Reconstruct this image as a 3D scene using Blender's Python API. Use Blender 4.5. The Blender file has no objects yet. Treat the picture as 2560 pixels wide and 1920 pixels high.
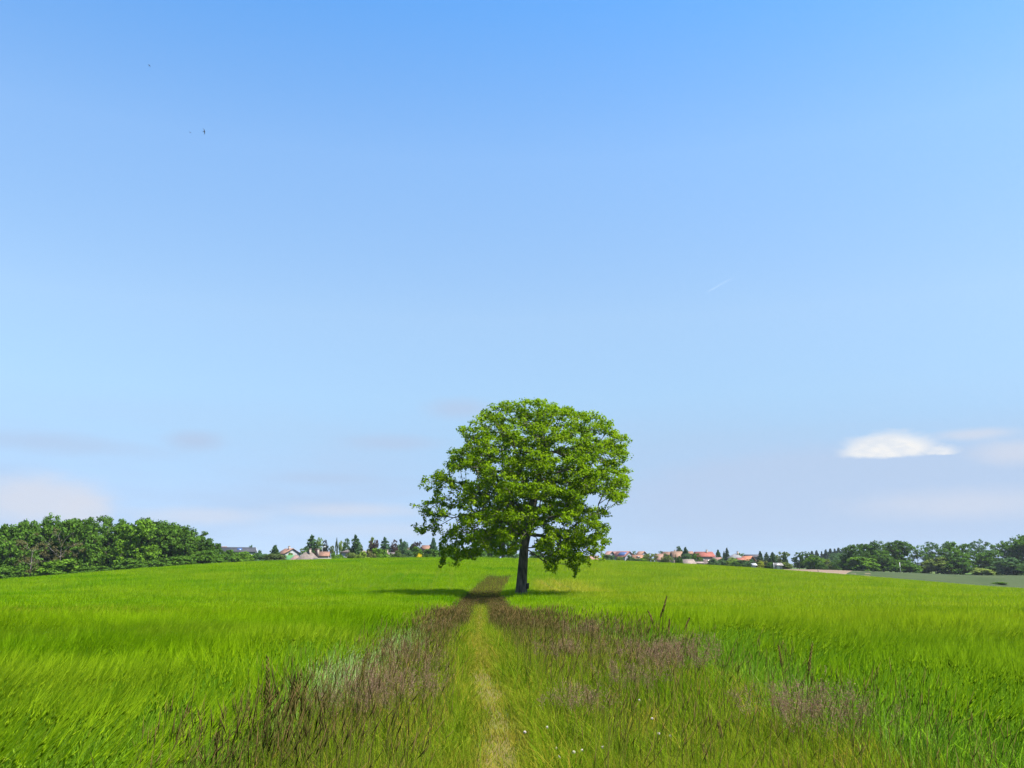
import bpy, math, numpy as np
from mathutils import Vector, Matrix, Euler
rng = np.random.default_rng(7)
S = bpy.context.scene
COL = S.collection
PI = math.pi
EYE = 1.65
F = 2217.0                                   # focal length in pixels of the 2560 px wide photograph
ALPHA = math.atan(460 / F)                   # camera tilt: eye level lies on row 1420
SUN_EL, SUN_AZ = math.radians(56), math.radians(116)

# ------------------------------------------------------------------ terrain
def smooth(x, a, b):
    t = np.clip((np.asarray(x, float) - a) / (b - a), 0, 1)
    return t * t * (3 - 2 * t)

KY = np.array([-400, -60, 0, 10, 19, 27, 35, 50, 75, 90, 110, 160, 210, 250, 300, 350, 420, 600, 1000, 2500, 7000], float)
KZ = np.array([-3, -2, -1.65, -1.60, -1.65, -2.03, -2.42, -2.72, -2.74, -2.72, -2.12, .12, 1.6, 1.2, -.3, -.4, .2, 1.5, 3, 0, -20], float)
KM = np.gradient(KZ, KY)
def profile(Y):
    Y = np.clip(Y, KY[0], KY[-1] - 1e-3)
    i = np.clip(np.searchsorted(KY, Y, side='right') - 1, 0, len(KY) - 2)
    h = KY[i + 1] - KY[i]; t = (Y - KY[i]) / h
    return ((2*t**3 - 3*t**2 + 1) * KZ[i] + (t**3 - 2*t**2 + t) * h * KM[i]
            + (-2*t**3 + 3*t**2) * KZ[i + 1] + (t**3 - t**2) * h * KM[i + 1])

_ph = rng.uniform(0, 2*PI, 40); _an = rng.uniform(0, 2*PI, 40)
def wob(x, y, scale, k0=0, n=6):
    """smooth pseudo noise in about -1..1"""
    x = np.asarray(x, float); y = np.asarray(y, float); s = 0
    for k in range(n):
        f = (1 + .55 * k) / scale
        a = _an[k0 + k]
        s = s + np.sin(2*PI*f*(x*math.cos(a) + y*math.sin(a)) + _ph[k0 + k]) / (1 + .35*k)
    return s / 2.4

def ground_z(X, Y):
    X = np.asarray(X, float); Y = np.asarray(Y, float)
    z = profile(Y) + EYE
    q = X + 15
    z = z - 4.8e-4 * q*q / (1 + (q/220)**2) * smooth(Y, 40, 190) * (1 - smooth(Y, 250, 330))
    z = z - (2.2e-4*np.maximum(q - 40, 0)**2 + 9e-4*np.maximum(-q - 42, 0)**2) / (1 + (q/200)**2) * smooth(Y, 15, 125) * (1 - smooth(Y, 250, 330))
    z = z - 2.8 * smooth(X, 90, 200) * smooth(Y, 250, 330)
    z = z + .05 * wob(X, Y, 23, 3) * smooth(Y, 6, 30)
    return z

def at(x, row, Y):
    """the world point at distance Y that the photograph shows at pixel (x, row)"""
    Z = Y * math.tan(ALPHA - math.atan((row - 960) / F))
    depth = Y * math.cos(ALPHA) + Z * math.sin(ALPHA)
    return Vector(((x - 1280) / F * depth, Y, Z + EYE))
def gx(x, Y):
    return (x - 1280) / F * Y * math.cos(ALPHA)

def xc(Y): return np.interp(Y, [-50, 0, 8, 20, 75, 100, 125, 140], [.5, .15, -.10, -.75, -2.6, -2.6, -1.9, -1.2])
def edge_left(Y): return xc(Y) - np.interp(Y, [0, 5, 9, 18, 32, 50, 75, 130], [1.98, 1.98, 1.90, 1.28, 1.40, 1.8, 1.6, 1.8]) + .12*np.sin(Y*1.3) + .07*np.sin(Y*3.1+1)
def edge_right(Y): return xc(Y) + np.interp(Y, [0, 8, 12, 17, 24, 33, 50, 70, 80, 130], [2.85, 3.1, 3.15, 2.65, 1.5, 1.3, 1.8, 1.9, 1.6, 1.8]) + .14*np.sin(Y*1.1+2) + .08*np.sin(Y*2.7)

# ------------------------------------------------------------------ mesh helpers
class MB:
    """collects vertices and faces; build() links them as ONE mesh object"""
    def __init__(s): s.v = []; s.q = []; s.t = []; s.n = 0; s.a = []; s.d = []
    def add(s, v, quads=None, tris=None, rnd=None, dry=None):
        v = np.asarray(v, np.float32).reshape(-1, 3)
        if quads is not None and len(quads): s.q.append(np.asarray(quads, np.int32).reshape(-1, 4) + s.n)
        if tris is not None and len(tris): s.t.append(np.asarray(tris, np.int32).reshape(-1, 3) + s.n)
        s.v.append(v)
        s.a.append(np.full(len(v), .5, np.float32) if rnd is None else np.broadcast_to(np.asarray(rnd, np.float32), (len(v),)))
        s.d.append(np.zeros(len(v), np.float32) if dry is None else np.broadcast_to(np.asarray(dry, np.float32), (len(v),)))
        s.n += len(v)
    def mesh(s, name, mat, smooth_shade=False):
        v = np.concatenate(s.v)
        q = np.concatenate(s.q) if s.q else np.zeros((0, 4), np.int32)
        t = np.concatenate(s.t) if s.t else np.zeros((0, 3), np.int32)
        me = bpy.data.meshes.new(name)
        me.vertices.add(len(v)); me.vertices.foreach_set('co', v.ravel())
        me.loops.add(q.size + t.size)
        me.loops.foreach_set('vertex_index', np.concatenate([q.ravel(), t.ravel()]))
        me.polygons.add(len(q) + len(t))
        st = np.concatenate([np.arange(len(q)) * 4, q.size + np.arange(len(t)) * 3]).astype(np.int32)
        me.polygons.foreach_set('loop_start', st)
        me.update(calc_edges=True)
        me.attributes.new('rnd', 'FLOAT', 'POINT').data.foreach_set('value', np.concatenate(s.a))
        me.attributes.new('dry', 'FLOAT', 'POINT').data.foreach_set('value', np.concatenate(s.d))
        if smooth_shade: me.polygons.foreach_set('use_smooth', np.ones(len(me.polygons), bool))
        me.materials.append(mat)
        return me
    def build(s, name, mat, parent=None, smooth_shade=False):
        return link(name, s.mesh(name, mat, smooth_shade), parent)

def link(name, me, parent=None):
    o = bpy.data.objects.new(name, me); COL.objects.link(o)
    if parent is not None: o.parent = parent
    return o
def tag(o, label=None, cat=None, group=None, kind=None):
    if label: o['label'] = label
    if cat: o['category'] = cat
    if group: o['group'] = group
    if kind: o['kind'] = kind
    return o
def thing(name, label, cat, loc, rz=0, sc=(1, 1, 1), group=None):
    o = bpy.data.objects.new(name, None); COL.objects.link(o)
    o.location = loc; o.rotation_euler = (0, 0, rz); o.scale = sc
    return tag(o, label, cat, group)

def unit(v): return v / np.maximum(np.linalg.norm(v, axis=-1, keepdims=True), 1e-9)

def strips(mb, base, h, w, lean, k=3, az=None, tip=.12, rnd=None, dry=None, power=2.0, start=0.0):
    """curved tapering blades: base (n,3), height, width, lean (n,2) sideways reach at the tip"""
    n = len(base)
    if n == 0: return
    h = np.broadcast_to(h, n); w = np.broadcast_to(w, n)
    az = rng.uniform(0, PI, n) if az is None else np.broadcast_to(az, n)
    side = np.stack([np.cos(az), np.sin(az), np.zeros(n)], 1)
    L = np.hypot(lean[:, 0], lean[:, 1])
    out = np.empty((n, k + 1, 2, 3), np.float32)
    for i in range(k + 1):
        t = i / k
        p = base.copy()
        p[:, :2] += lean * (t ** power)[..., None] if np.ndim(t) else lean * t ** power
        p[:, 2] += h * t - .35 * np.minimum(L, 1.2*h) * t ** 3
        ww = w * (1 - (1 - tip) * t ** 1.6) * .5
        out[:, i, 0] = p - side * ww[:, None]; out[:, i, 1] = p + side * ww[:, None]
    idx = np.arange(n)[:, None] * (2*(k+1)) + np.arange(k)[None, :] * 2
    q = np.stack([idx, idx + 1, idx + 3, idx + 2], -1).reshape(-1, 4)
    r = rng.random(n) if rnd is None else np.broadcast_to(rnd, n)
    d = np.zeros(n) if dry is None else np.broadcast_to(dry, n)
    mb.add(out.reshape(-1, 3), q, rnd=np.repeat(r, 2*(k+1)), dry=np.repeat(d, 2*(k+1)))

def ribbons(mb, A, B, w, rnd=None, dry=None, wb=None):
    """straight slivers from A to B with random facing, one quad each"""
    n = len(A)
    if n == 0: return
    d = unit(B - A); r = unit(rng.normal(size=(n, 3))); s = unit(np.cross(d, r))
    w = np.broadcast_to(w, n)[:, None] * .5
    wb = w if wb is None else np.broadcast_to(wb, n)[:, None] * .5
    v = np.stack([A - s*w, A + s*w, B + s*wb, B - s*wb], 1)
    q = np.arange(4*n).reshape(-1, 4)
    r_ = rng.random(n) if rnd is None else np.broadcast_to(rnd, n)
    d_ = np.zeros(n) if dry is None else np.broadcast_to(dry, n)
    mb.add(v.reshape(-1, 3), q, rnd=np.repeat(r_, 4), dry=np.repeat(d_, 4))

def spindles(mb, A, B, r, rnd=None, dry=None):
    """closed three-sided seed heads thick in the middle"""
    n = len(A)
    if n == 0: return
    d = unit(B - A); a = unit(np.cross(d, unit(rng.normal(size=(n, 3))))); b = np.cross(d, a)
    r = np.broadcast_to(r, n)[:, None]
    M = A + (B - A) * .4
    ring = [M + r*(a*math.cos(t) + b*math.sin(t)) for t in (0, 2.094, 4.189)]
    v = np.stack([A] + ring + [B], 1).reshape(-1, 3)
    i = np.arange(n)[:, None] * 5
    t = np.concatenate([i + np.array(f)[None] for f in ((0,2,1),(0,3,2),(0,1,3),(4,1,2),(4,2,3),(4,3,1))], 0)
    r_ = rng.random(n) if rnd is None else np.broadcast_to(rnd, n)
    d_ = np.zeros(n) if dry is None else np.broadcast_to(dry, n)
    mb.add(v, tris=t, rnd=np.repeat(r_, 5), dry=np.repeat(d_, 5))

def tube(mb, pts, radii, sides=8, cap=True):
    pts = np.asarray(pts, float); n = len(pts)
    radii = np.broadcast_to(radii, n)
    tang = unit(np.gradient(pts, axis=0))
    ref = np.array([0, 0, 1.]) if abs(tang[0, 2]) < .8 else np.array([1., 0, 0])
    rings = []
    for i in range(n):
        a = unit(np.cross(tang[i], ref)); b = np.cross(tang[i], a)
        th = np.arange(sides) * 2*PI / sides
        rings.append(pts[i] + radii[i] * (np.cos(th)[:, None]*a + np.sin(th)[:, None]*b))
    v = np.concatenate(rings); q = []
    for i in range(n - 1):
        for j in range(sides):
            k = (j + 1) % sides
            q.append((i*sides+j, i*sides+k, (i+1)*sides+k, (i+1)*sides+j))
    t = []
    if cap:
        v = np.concatenate([v, pts[:1], pts[-1:]])
        for j in range(sides):
            k = (j + 1) % sides
            t += [(k, j, n*sides), ((n-1)*sides+j, (n-1)*sides+k, n*sides+1)]
    mb.add(v, q, t)

def frusta(mb, A, B, ra, rb, sides=5):
    n = len(A)
    d = unit(B - A); up = np.where(np.abs(d[:, 2:3]) < .9, np.array([[0, 0, 1.]]), np.array([[1., 0, 0]]))
    a = unit(np.cross(d, up)); b = np.cross(d, a)
    th = np.arange(sides) * 2*PI / sides
    ring = np.cos(th)[None, :, None]*a[:, None] + np.sin(th)[None, :, None]*b[:, None]
    v = np.concatenate([A[:, None] + ra[:, None, None]*ring, B[:, None] + rb[:, None, None]*ring], 1)
    i = np.arange(n)[:, None, None] * (2*sides); j = np.arange(sides)[None, :, None]; k = (j + 1) % sides
    q = np.concatenate([i+j, i+k, i+sides+k, i+sides+j], 2).reshape(-1, 4)
    mb.add(v.reshape(-1, 3), q)

def box(mb, x0, x1, y0, y1, z0, z1):
    v = [(x, y, z) for z in (z0, z1) for y in (y0, y1) for x in (x0, x1)]
    mb.add(v, [(0,2,3,1),(4,5,7,6),(0,1,5,4),(2,6,7,3),(0,4,6,2),(1,3,7,5)])

# ------------------------------------------------------------------ materials
class NT:
    def __init__(s, tree): s.t = tree; s.t.nodes.clear()
    def n(s, typ, ins=None, **props):
        nd = s.t.nodes.new(typ)
        for k, v in props.items(): setattr(nd, k, v)
        for k, v in (ins or {}).items():
            sock = nd.inputs[k]
            if isinstance(v, bpy.types.NodeSocket): s.t.links.new(v, sock)
            else: sock.default_value = v
        return nd
    def math(s, op, a, b=0.0, c=0.0, clamp=False):
        return s.n('ShaderNodeMath', {0: a, 1: b, 2: c}, operation=op, use_clamp=clamp).outputs[0]
    def mix(s, f, a, b, blend='MIX'):
        nd = s.n('ShaderNodeMix', data_type='RGBA', blend_type=blend)
        for k, v in ((0, f), (6, a), (7, b)):
            if isinstance(v, bpy.types.NodeSocket): s.t.links.new(v, nd.inputs[k])
            else: nd.inputs[k].default_value = v if not isinstance(v, tuple) or len(v) == 4 else (*v, 1)
        return nd.outputs[2]
    def ramp(s, f, stops):
        nd = s.n('ShaderNodeValToRGB', {0: f}); e = nd.color_ramp.elements
        while len(e) < len(stops): e.new(.5)
        for el, (p, c) in zip(e, stops): el.position = p; el.color = (*c, 1)
        return nd.outputs[0]
    def noise(s, scale, detail=3, vec=None, rough=.5):
        ins = {'Scale': scale, 'Detail': detail, 'Roughness': rough}
        if vec is not None: ins['Vector'] = vec
        return s.n('ShaderNodeTexNoise', ins).outputs[0]
    def objvec(s): return s.n('ShaderNodeTexCoord').outputs['Object']
    def maprange(s, v, a, b, c=0.0, d=1.0):
        return s.n('ShaderNodeMapRange', {0: v, 1: a, 2: b, 3: c, 4: d}).outputs[0]

def new_mat(name):
    m = bpy.data.materials.new(name); m.use_nodes = True
    return m, NT(m.node_tree)

def leaf_mat(name, stops, dry=(.3, .25, .05), transl=.38, patch=None, patch_scale=.05, objcol=False, gloss=.0, tmul=1.25):
    """thin leaf: diffuse + translucent, colour varies blade by blade, with broad patches of another tint"""
    m, g = new_mat(name)
    r = g.n('ShaderNodeAttribute', attribute_name='rnd').outputs['Fac']
    c = g.ramp(r, stops)
    if patch:
        nz = g.noise(patch_scale, 3, g.objvec())
        c = g.mix(g.maprange(nz, .42, .66), c, patch)
    d = g.n('ShaderNodeAttribute', attribute_name='dry').outputs['Fac']
    c = g.mix(d, c, dry)
    if objcol:
        oc = g.n('ShaderNodeObjectInfo').outputs['Color']
        c = g.mix(1.0, c, oc, 'MULTIPLY')
    tc = g.mix(1.0, c, (tmul, tmul*1.02, tmul*.6), 'MULTIPLY')
    df = g.n('ShaderNodeBsdfDiffuse', {'Color': c}).outputs[0]
    tr = g.n('ShaderNodeBsdfTranslucent', {'Color': tc}).outputs[0]
    sh = g.n('ShaderNodeMixShader', {0: transl, 1: df, 2: tr}).outputs[0]
    if gloss:
        gl = g.n('ShaderNodeBsdfGlossy', {'Color': (1, 1, 1, 1), 'Roughness': .45}).outputs[0]
        sh = g.n('ShaderNodeMixShader', {0: gloss, 1: sh, 2: gl}).outputs[0]
    g.n('ShaderNodeOutputMaterial', {'Surface': sh})
    return m

def solid_mat(name, c1, c2, scale=3, rough=.85, bump=0.0, bump_scale=20, objcol=False, spec=.3, stretch=None):
    m, g = new_mat(name)
    v = g.objvec()
    if stretch: v = g.n('ShaderNodeMapping', {'Vector': v, 'Scale': stretch}).outputs[0]
    c = g.mix(g.maprange(g.noise(scale, 5, v), .35, .65), c1, c2)
    if objcol: c = g.mix(1.0, c, g.n('ShaderNodeObjectInfo').outputs['Color'], 'MULTIPLY')
    p = g.n('ShaderNodeBsdfPrincipled', {'Base Color': c, 'Roughness': rough, 'Specular IOR Level': spec})
    if bump:
        b = g.n('ShaderNodeBump', {'Strength': 1.0, 'Distance': bump, 'Height': g.noise(bump_scale, 4, v)})
        g.t.links.new(b.outputs[0], p.inputs['Normal'])
    g.n('ShaderNodeOutputMaterial', {'Surface': p.outputs[0]})
    return m

M = {}
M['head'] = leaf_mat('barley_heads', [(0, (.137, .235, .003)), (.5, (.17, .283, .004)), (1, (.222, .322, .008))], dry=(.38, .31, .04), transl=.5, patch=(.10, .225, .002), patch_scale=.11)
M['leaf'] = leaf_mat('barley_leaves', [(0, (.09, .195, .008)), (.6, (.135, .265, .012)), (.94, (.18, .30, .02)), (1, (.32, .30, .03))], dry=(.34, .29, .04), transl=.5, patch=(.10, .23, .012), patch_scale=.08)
M['edge'] = leaf_mat('blue_green_leaves', [(0, (.095, .20, .010)), (.6, (.145, .275, .018)), (.8, (.20, .32, .06)), (1, (.33, .43, .20))], transl=.48)
M['turf'] = leaf_mat('short_grass_blades', [(0, (.06, .128, .003)), (.6, (.105, .19, .004)), (.85, (.165, .215, .01)), (1, (.28, .21, .03))], dry=(.31, .205, .045), transl=.46)
M['stalk'] = leaf_mat('seed_stalks', [(0, (.045, .07, .008)), (.6, (.07, .085, .012)), (1, (.12, .10, .025))], dry=(.12, .075, .035), transl=.25)
M['seed'] = leaf_mat('dark_seed_heads', [(0, (.022, .023, .006)), (.5, (.055, .046, .014)), (1, (.11, .074, .028))], dry=(.125, .076, .034), transl=.25)
M['purple'] = leaf_mat('purple_seed_mist', [(0, (.105, .064, .046)), (.5, (.165, .102, .076)), (1, (.25, .165, .115))], transl=.3)
M['oak'] = leaf_mat('oak_leaves', [(0, (.06, .115, .003)), (.5, (.11, .19, .004)), (1, (.18, .26, .007))], transl=.48)
M['crown'] = leaf_mat('tree_leaves', [(0, (.8, .85, .6)), (.5, (1.25, 1.3, .9)), (1, (1.9, 1.8, 1.2))], transl=.34, objcol=True, tmul=1.1)
M['bark'] = solid_mat('bark', (.028, .024, .019), (.125, .108, .088), 4, .95, .05, 9, stretch=(1, 1, .25))
M['wood'] = solid_mat('distant_bark', (.07, .055, .045), (.13, .11, .09), 2, .95)
M['deadwood'] = solid_mat('bare_wood', (.10, .085, .075), (.16, .14, .125), 2, .95)
M['wall'] = solid_mat('render_wall', (.36, .36, .36), (.44, .44, .44), .8, .9, objcol=True)
M['roof'] = solid_mat('clay_roof', (.28, .29, .30), (.44, .45, .45), 1.5, .85, .02, 8, objcol=True)
M['white'] = solid_mat('white_paint', (.38, .38, .37), (.44, .44, .43), 3, .5)
M['glass'] = solid_mat('dark_glass', (.03, .035, .045), (.05, .06, .07), 2, .15, spec=.5)
M['solar'] = solid_mat('solar_glass', (.03, .05, .12), (.05, .08, .18), 2, .25, spec=.5)
M['metal'] = solid_mat('pale_metal', (.5, .5, .5), (.6, .6, .6), 3, .5)
M['box'] = solid_mat('dark_box_wood', (.03, .026, .022), (.05, .045, .04), 6, .8)
M['feather'] = solid_mat('dark_feathers', (.02, .022, .03), (.035, .035, .045), 10, .7)
M['petal'] = solid_mat('clover_petals', (.40, .34, .33), (.5, .46, .43), 60, .8)
M['fence'] = solid_mat('green_fence_panel', (.05, .16, .06), (.07, .20, .08), 1, .7)

def ground_mat():
    m, g = new_mat('ground')
    v = g.objvec()
    n1 = g.noise(.9, 5, v); n2 = g.noise(.03, 3, v); n3 = g.noise(9, 4, v)
    c = g.mix(g.maprange(n1, .4, .62), (.035, .055, .010), (.06, .085, .013))
    c = g.mix(g.math('MULTIPLY', g.maprange(n3, .5, .7), .5), c, (.11, .085, .04))
    c = g.mix(g.maprange(n2, .45, .6), c, (.045, .085, .012))
    b = g.n('ShaderNodeBump', {'Strength': .8, 'Distance': .05, 'Height': n3})
    p = g.n('ShaderNodeBsdfPrincipled', {'Base Color': c, 'Roughness': .95, 'Specular IOR Level': .1, 'Normal': b.outputs[0]})
    g.n('ShaderNodeOutputMaterial', {'Surface': p.outputs[0]})
    return m
M['ground'] = ground_mat()
M['path'] = solid_mat('trodden_path', (.12, .088, .033), (.09, .09, .02), 2.2, .95, .03, 14, spec=.1)
M['ploughed'] = solid_mat('ploughed_soil', (.12, .085, .058), (.145, .105, .072), .15, .95, .1, .8, spec=.1)
M['greyfield'] = solid_mat('grey_green_crop', (.026, .040, .012), (.035, .048, .016), .06, .95, .15, .9, spec=.1)

# ------------------------------------------------------------------ ground sheets
def polar_ground():
    mb = MB()
    r = np.concatenate([np.linspace(1, 30, 60), np.geomspace(30.6, 260, 110)[0:], np.geomspace(265, 1600, 40)])
    na = 288
    th = np.arange(na) * 2*PI / na
    X = r[:, None]*np.sin(th)[None]; Y = r[:, None]*np.cos(th)[None]
    v = np.stack([X, Y, ground_z(X, Y)], -1).reshape(-1, 3)
    v = np.concatenate([v, [[0, 0, float(ground_z(0, 0))]]])
    i = np.arange(len(r) - 1)[:, None]*na; j = np.arange(na)[None]; k = (j + 1) % na
    q = np.stack([i+j, i+na+j, i+na+k, i+k], -1).reshape(-1, 4)
    t = [(len(v)-1, j_, (j_+1) % na) for j_ in range(na)]
    mb.add(v, q, t)
    o = mb.build('ground', M['ground'], smooth_shade=True)
    tag(o, kind='structure')
polar_ground()

def sheet(name, mat, rows, lift):
    """rows: list of (Y, xleft, xright) -> draped sheet"""
    mb = MB(); nx = 24
    P = []
    for (Y, a, b) in rows:
        X = np.linspace(a, b, nx); YY = np.full(nx, Y)
        P.append(np.stack([X, YY, ground_z(X, YY) + lift], 1))
    v = np.concatenate(P); i = np.arange(len(rows)-1)[:, None]*nx; j = np.arange(nx-1)[None]
    mb.add(v, np.stack([i+j, i+j+1, i+nx+j+1, i+nx+j], -1).reshape(-1, 4))
    o = mb.build(name, mat, smooth_shade=True); tag(o, kind='structure'); return o
sheet('path', M['path'], [(Y, xc(Y) + .05*math.sin(.8*Y) + .03*math.sin(2.1*Y + 1) - .12 - .05*math.sin(Y*1.7) - .03*math.sin(Y*4.1), xc(Y) + .05*math.sin(.8*Y) + .03*math.sin(2.1*Y + 1) + .11 + .05*math.sin(Y*1.1) + .03*math.sin(Y*3.3)) for Y in np.arange(1.0, 60, .25)], .025)
sheet('ploughed_field', M['ploughed'], [(Y, gx(np.interp(Y, [262, 300, 345], [1995, 1960, 1960]), Y), gx(2175, Y)) for Y in np.arange(262, 346, 4)], .12)
sheet('grey_green_field', M['greyfield'], [(Y, gx(np.interp(Y, [240, 300, 372], [2140, 2108, 2175]), Y), gx(2900, Y)) for Y in np.arange(240, 373, 3)], .13)

# ------------------------------------------------------------------ barley
def sector(n, r0, r1, half=math.radians(34)):
    r = np.sqrt(rng.uniform(r0*r0, r1*r1, n)); a = rng.uniform(-half, half, n)
    return r*np.sin(a), r*np.cos(a)
TREE = at(1301, 1482, 75); TREE.z = float(ground_z(TREE.x, 75))
TRAM = np.array([-22.5, -20.3, -15.5, -13.3, -9.0, -6.9])
def barley(side):
    leaf, head = MB(), MB()
    for (r0, r1, rho, lod) in ((2.6, 9, 330, 0), (9, 17, 260, 0), (17, 30, 170, 1), (30, 48, 100, 1), (48, 90, 48, 2), (90, 236, 19, 2)):
        half = math.radians({0: 47, 1: 39, 2: 35}[lod])           # a little wider than the lens sees
        n = int(rho * half * (r1*r1 - r0*r0))
        X, Y = sector(n, r0, r1, half)
        keep = (X < edge_left(Y)) if side < 0 else (X > edge_right(Y))
        if side < 0: keep |= (Y > 128 + 3*np.sin(X)) & (X < 0)
        else: keep |= (Y > 128 + 3*np.sin(X)) & (X >= 0)
        keep &= np.hypot(X - TREE.x, Y - TREE.y) > .75
        e = np.minimum(np.abs(X - edge_left(Y)), np.abs(X - edge_right(Y)))
        keep &= rng.random(len(X)) < np.where(lod == 0, .45 + .55*smooth(e, .2, 2.2), 1)
        X, Y = X[keep], Y[keep]; n = len(X)
        rr = np.hypot(X, Y)
        e = np.minimum(np.abs(X - edge_left(Y)), np.abs(X - edge_right(Y)))
        hgt = .76 + .065*wob(X, Y*1.6, 8, 1) + .05*wob(X, Y*1.4, 2.8, 8) + rng.normal(0, .035, n)
        hgt *= .78 + .22*smooth(e, 0, .7)
        tram = np.zeros(n)
        if side < 0:
            dx = np.min(np.abs(X[:, None] + .06*(Y[:, None]-100) - TRAM[None]), 1)
            tram = (1 - smooth(dx, .15, .42)) * smooth(Y, 82, 92) * (1 - smooth(Y, 140, 160))
        else:
            for x0 in (4.3, 6.1):
                dx = np.abs(X - x0 - .5*np.sin((Y-75)/14) + .03*(Y-75))
                tram = np.maximum(tram, (1 - smooth(dx, .25, .7)) * smooth(Y, 78, 86) * (1 - smooth(Y, 108, 122)))
        hgt *= 1 - (.45 if side > 0 else .36)*tram
        dry = np.clip(1.0*tram*(1 if side > 0 else .1) + .16*np.clip(wob(X, Y*2.2, 31, 12), 0, 1), 0, 1)
        if side > 0: dry = np.maximum(dry, .42 * smooth(X, 1, 3)*(1-smooth(X, 7, 11))*smooth(Y, 77, 84)*(1-smooth(Y, 102, 122)))
        else: dry = np.maximum(dry, (.5 * np.exp(-((Y - 19 - .05*X)/2.6)**2) * smooth(-X, 3, 6) * (rng.random(n) < .35)))
        if side > 0: dry = np.clip(dry + .15*smooth(X, 1, 5), 0, 1)  # lightens the right crop by colour, making up for its darker sun angle
        wl = np.stack([.20 + .22*wob(X, Y, 7, 5), -.02 + .16*wob(X, Y, 5, 15)], 1)
        base = np.stack([X, Y, ground_z(X, Y)], 1)
        if lod == 0:
            for _ in range(2):
                m = rng.random(n) < .95
                l = rng.normal(0, .16, (n, 2)) + wl*.4
                b2 = base.copy(); b2[:, 2] += rng.uniform(.05, .32, n)*hgt/.76
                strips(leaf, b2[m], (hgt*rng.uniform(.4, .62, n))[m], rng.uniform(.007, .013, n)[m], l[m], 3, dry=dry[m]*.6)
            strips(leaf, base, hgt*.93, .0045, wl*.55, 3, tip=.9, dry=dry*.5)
            top = base.copy(); top[:, :2] += wl*.55; top[:, 2] += hgt*.90
            hd = unit(np.concatenate([wl*1.6 + rng.normal(0, .22, (n, 2)), np.full((n, 1), .75)], 1))
            tip = top + hd*rng.uniform(.06, .09, n)[:, None]
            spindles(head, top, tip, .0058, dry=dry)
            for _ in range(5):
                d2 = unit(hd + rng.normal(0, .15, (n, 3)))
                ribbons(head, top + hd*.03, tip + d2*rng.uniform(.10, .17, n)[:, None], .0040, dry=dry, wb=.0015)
        elif lod == 1:
            s = rr/18
            l = rng.normal(0, .16, (n, 2)) + wl*.5
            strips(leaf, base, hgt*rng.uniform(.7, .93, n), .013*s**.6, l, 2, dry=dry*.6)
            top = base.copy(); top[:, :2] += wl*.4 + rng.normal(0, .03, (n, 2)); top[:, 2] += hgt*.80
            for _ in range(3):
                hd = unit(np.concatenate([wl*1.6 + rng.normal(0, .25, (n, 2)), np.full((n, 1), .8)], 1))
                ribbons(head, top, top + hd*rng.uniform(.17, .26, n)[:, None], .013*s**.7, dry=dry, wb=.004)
        else:
            s = rr/60
            m = rng.random(n) < .6
            l = rng.normal(0, .18, (n, 2)) + wl*.5
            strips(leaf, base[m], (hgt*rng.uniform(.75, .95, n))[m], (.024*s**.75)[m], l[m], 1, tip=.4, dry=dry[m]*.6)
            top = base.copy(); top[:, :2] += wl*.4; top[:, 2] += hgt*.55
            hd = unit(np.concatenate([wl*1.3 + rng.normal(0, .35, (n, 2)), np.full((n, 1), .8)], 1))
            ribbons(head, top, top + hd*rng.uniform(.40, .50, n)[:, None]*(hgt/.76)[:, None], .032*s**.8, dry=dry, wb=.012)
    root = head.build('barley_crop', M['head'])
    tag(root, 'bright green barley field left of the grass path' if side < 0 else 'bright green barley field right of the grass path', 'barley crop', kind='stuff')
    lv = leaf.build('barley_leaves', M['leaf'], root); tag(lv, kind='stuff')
barley(-1); barley(1)

# ------------------------------------------------------------------ verge grasses
def verge_points(n, y0, y1, pw=1.0):
    u = rng.random(n)
    if pw == 1: Y = rng.uniform(y0, y1, n)
    else: Y = (u*(y1**(1-pw) - y0**(1-pw)) + y0**(1-pw)) ** (1/(1-pw))
    a, b = edge_left(Y), edge_right(Y)
    X = a + (b - a)*rng.random(n)
    return X, Y
def xt(Y): return xc(Y) + (.05*np.sin(.8*Y) + .03*np.sin(2.1*Y + 1))*(1 - smooth(Y, 25, 45))
def on_track(X, Y): return (1 - smooth(np.abs(X - xt(Y)), .06, .40)) * (1 - .85*smooth(Y, 42, 70))

turf = MB()
for (n, y0, y1, lo) in ((90000, 4.5, 14, 0), (65000, 14, 30, 1), (50000, 30, 130, 2)):
    X, Y = verge_points(n, y0, y1, 1.6)
    trk = on_track(X, Y); s = np.hypot(X, Y)/9
    pz = wob(X, Y, 3.1, 20)
    bare2 = .95*np.exp(-((X - 1.5)/.5)**2 - ((Y - 8.6)/.8)**2)         # the second worn spot on the right
    trk = np.maximum(trk, bare2)
    bare = np.maximum(trk*smooth(wob(X, Y*.8, 1.7, 26), -.1, .5), bare2)
    keep = rng.random(n) > trk*.05 + bare*.35
    X, Y, trk, s, pz = X[keep], Y[keep], trk[keep], s[keep], pz[keep]; n = len(X)
    h = (.24 + .09*pz)*(1 - .60*trk)*rng.uniform(.6, 1.35, n)
    dry = np.clip(.17 + .42*trk*(rng.random(n) < .75) + .25*np.clip(wob(X, Y, 1.9, 25), 0, 1), 0, 1)*rng.uniform(.4, 1, n)
    base = np.stack([X, Y, ground_z(X, Y)], 1)
    strips(turf, base, h, (.0075 if lo == 0 else .008)*np.maximum(s, .6)**.75, rng.normal(0, .10, (n, 2))*(h/.25)[:, None], 3 if lo == 0 else 2, dry=dry)
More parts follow.
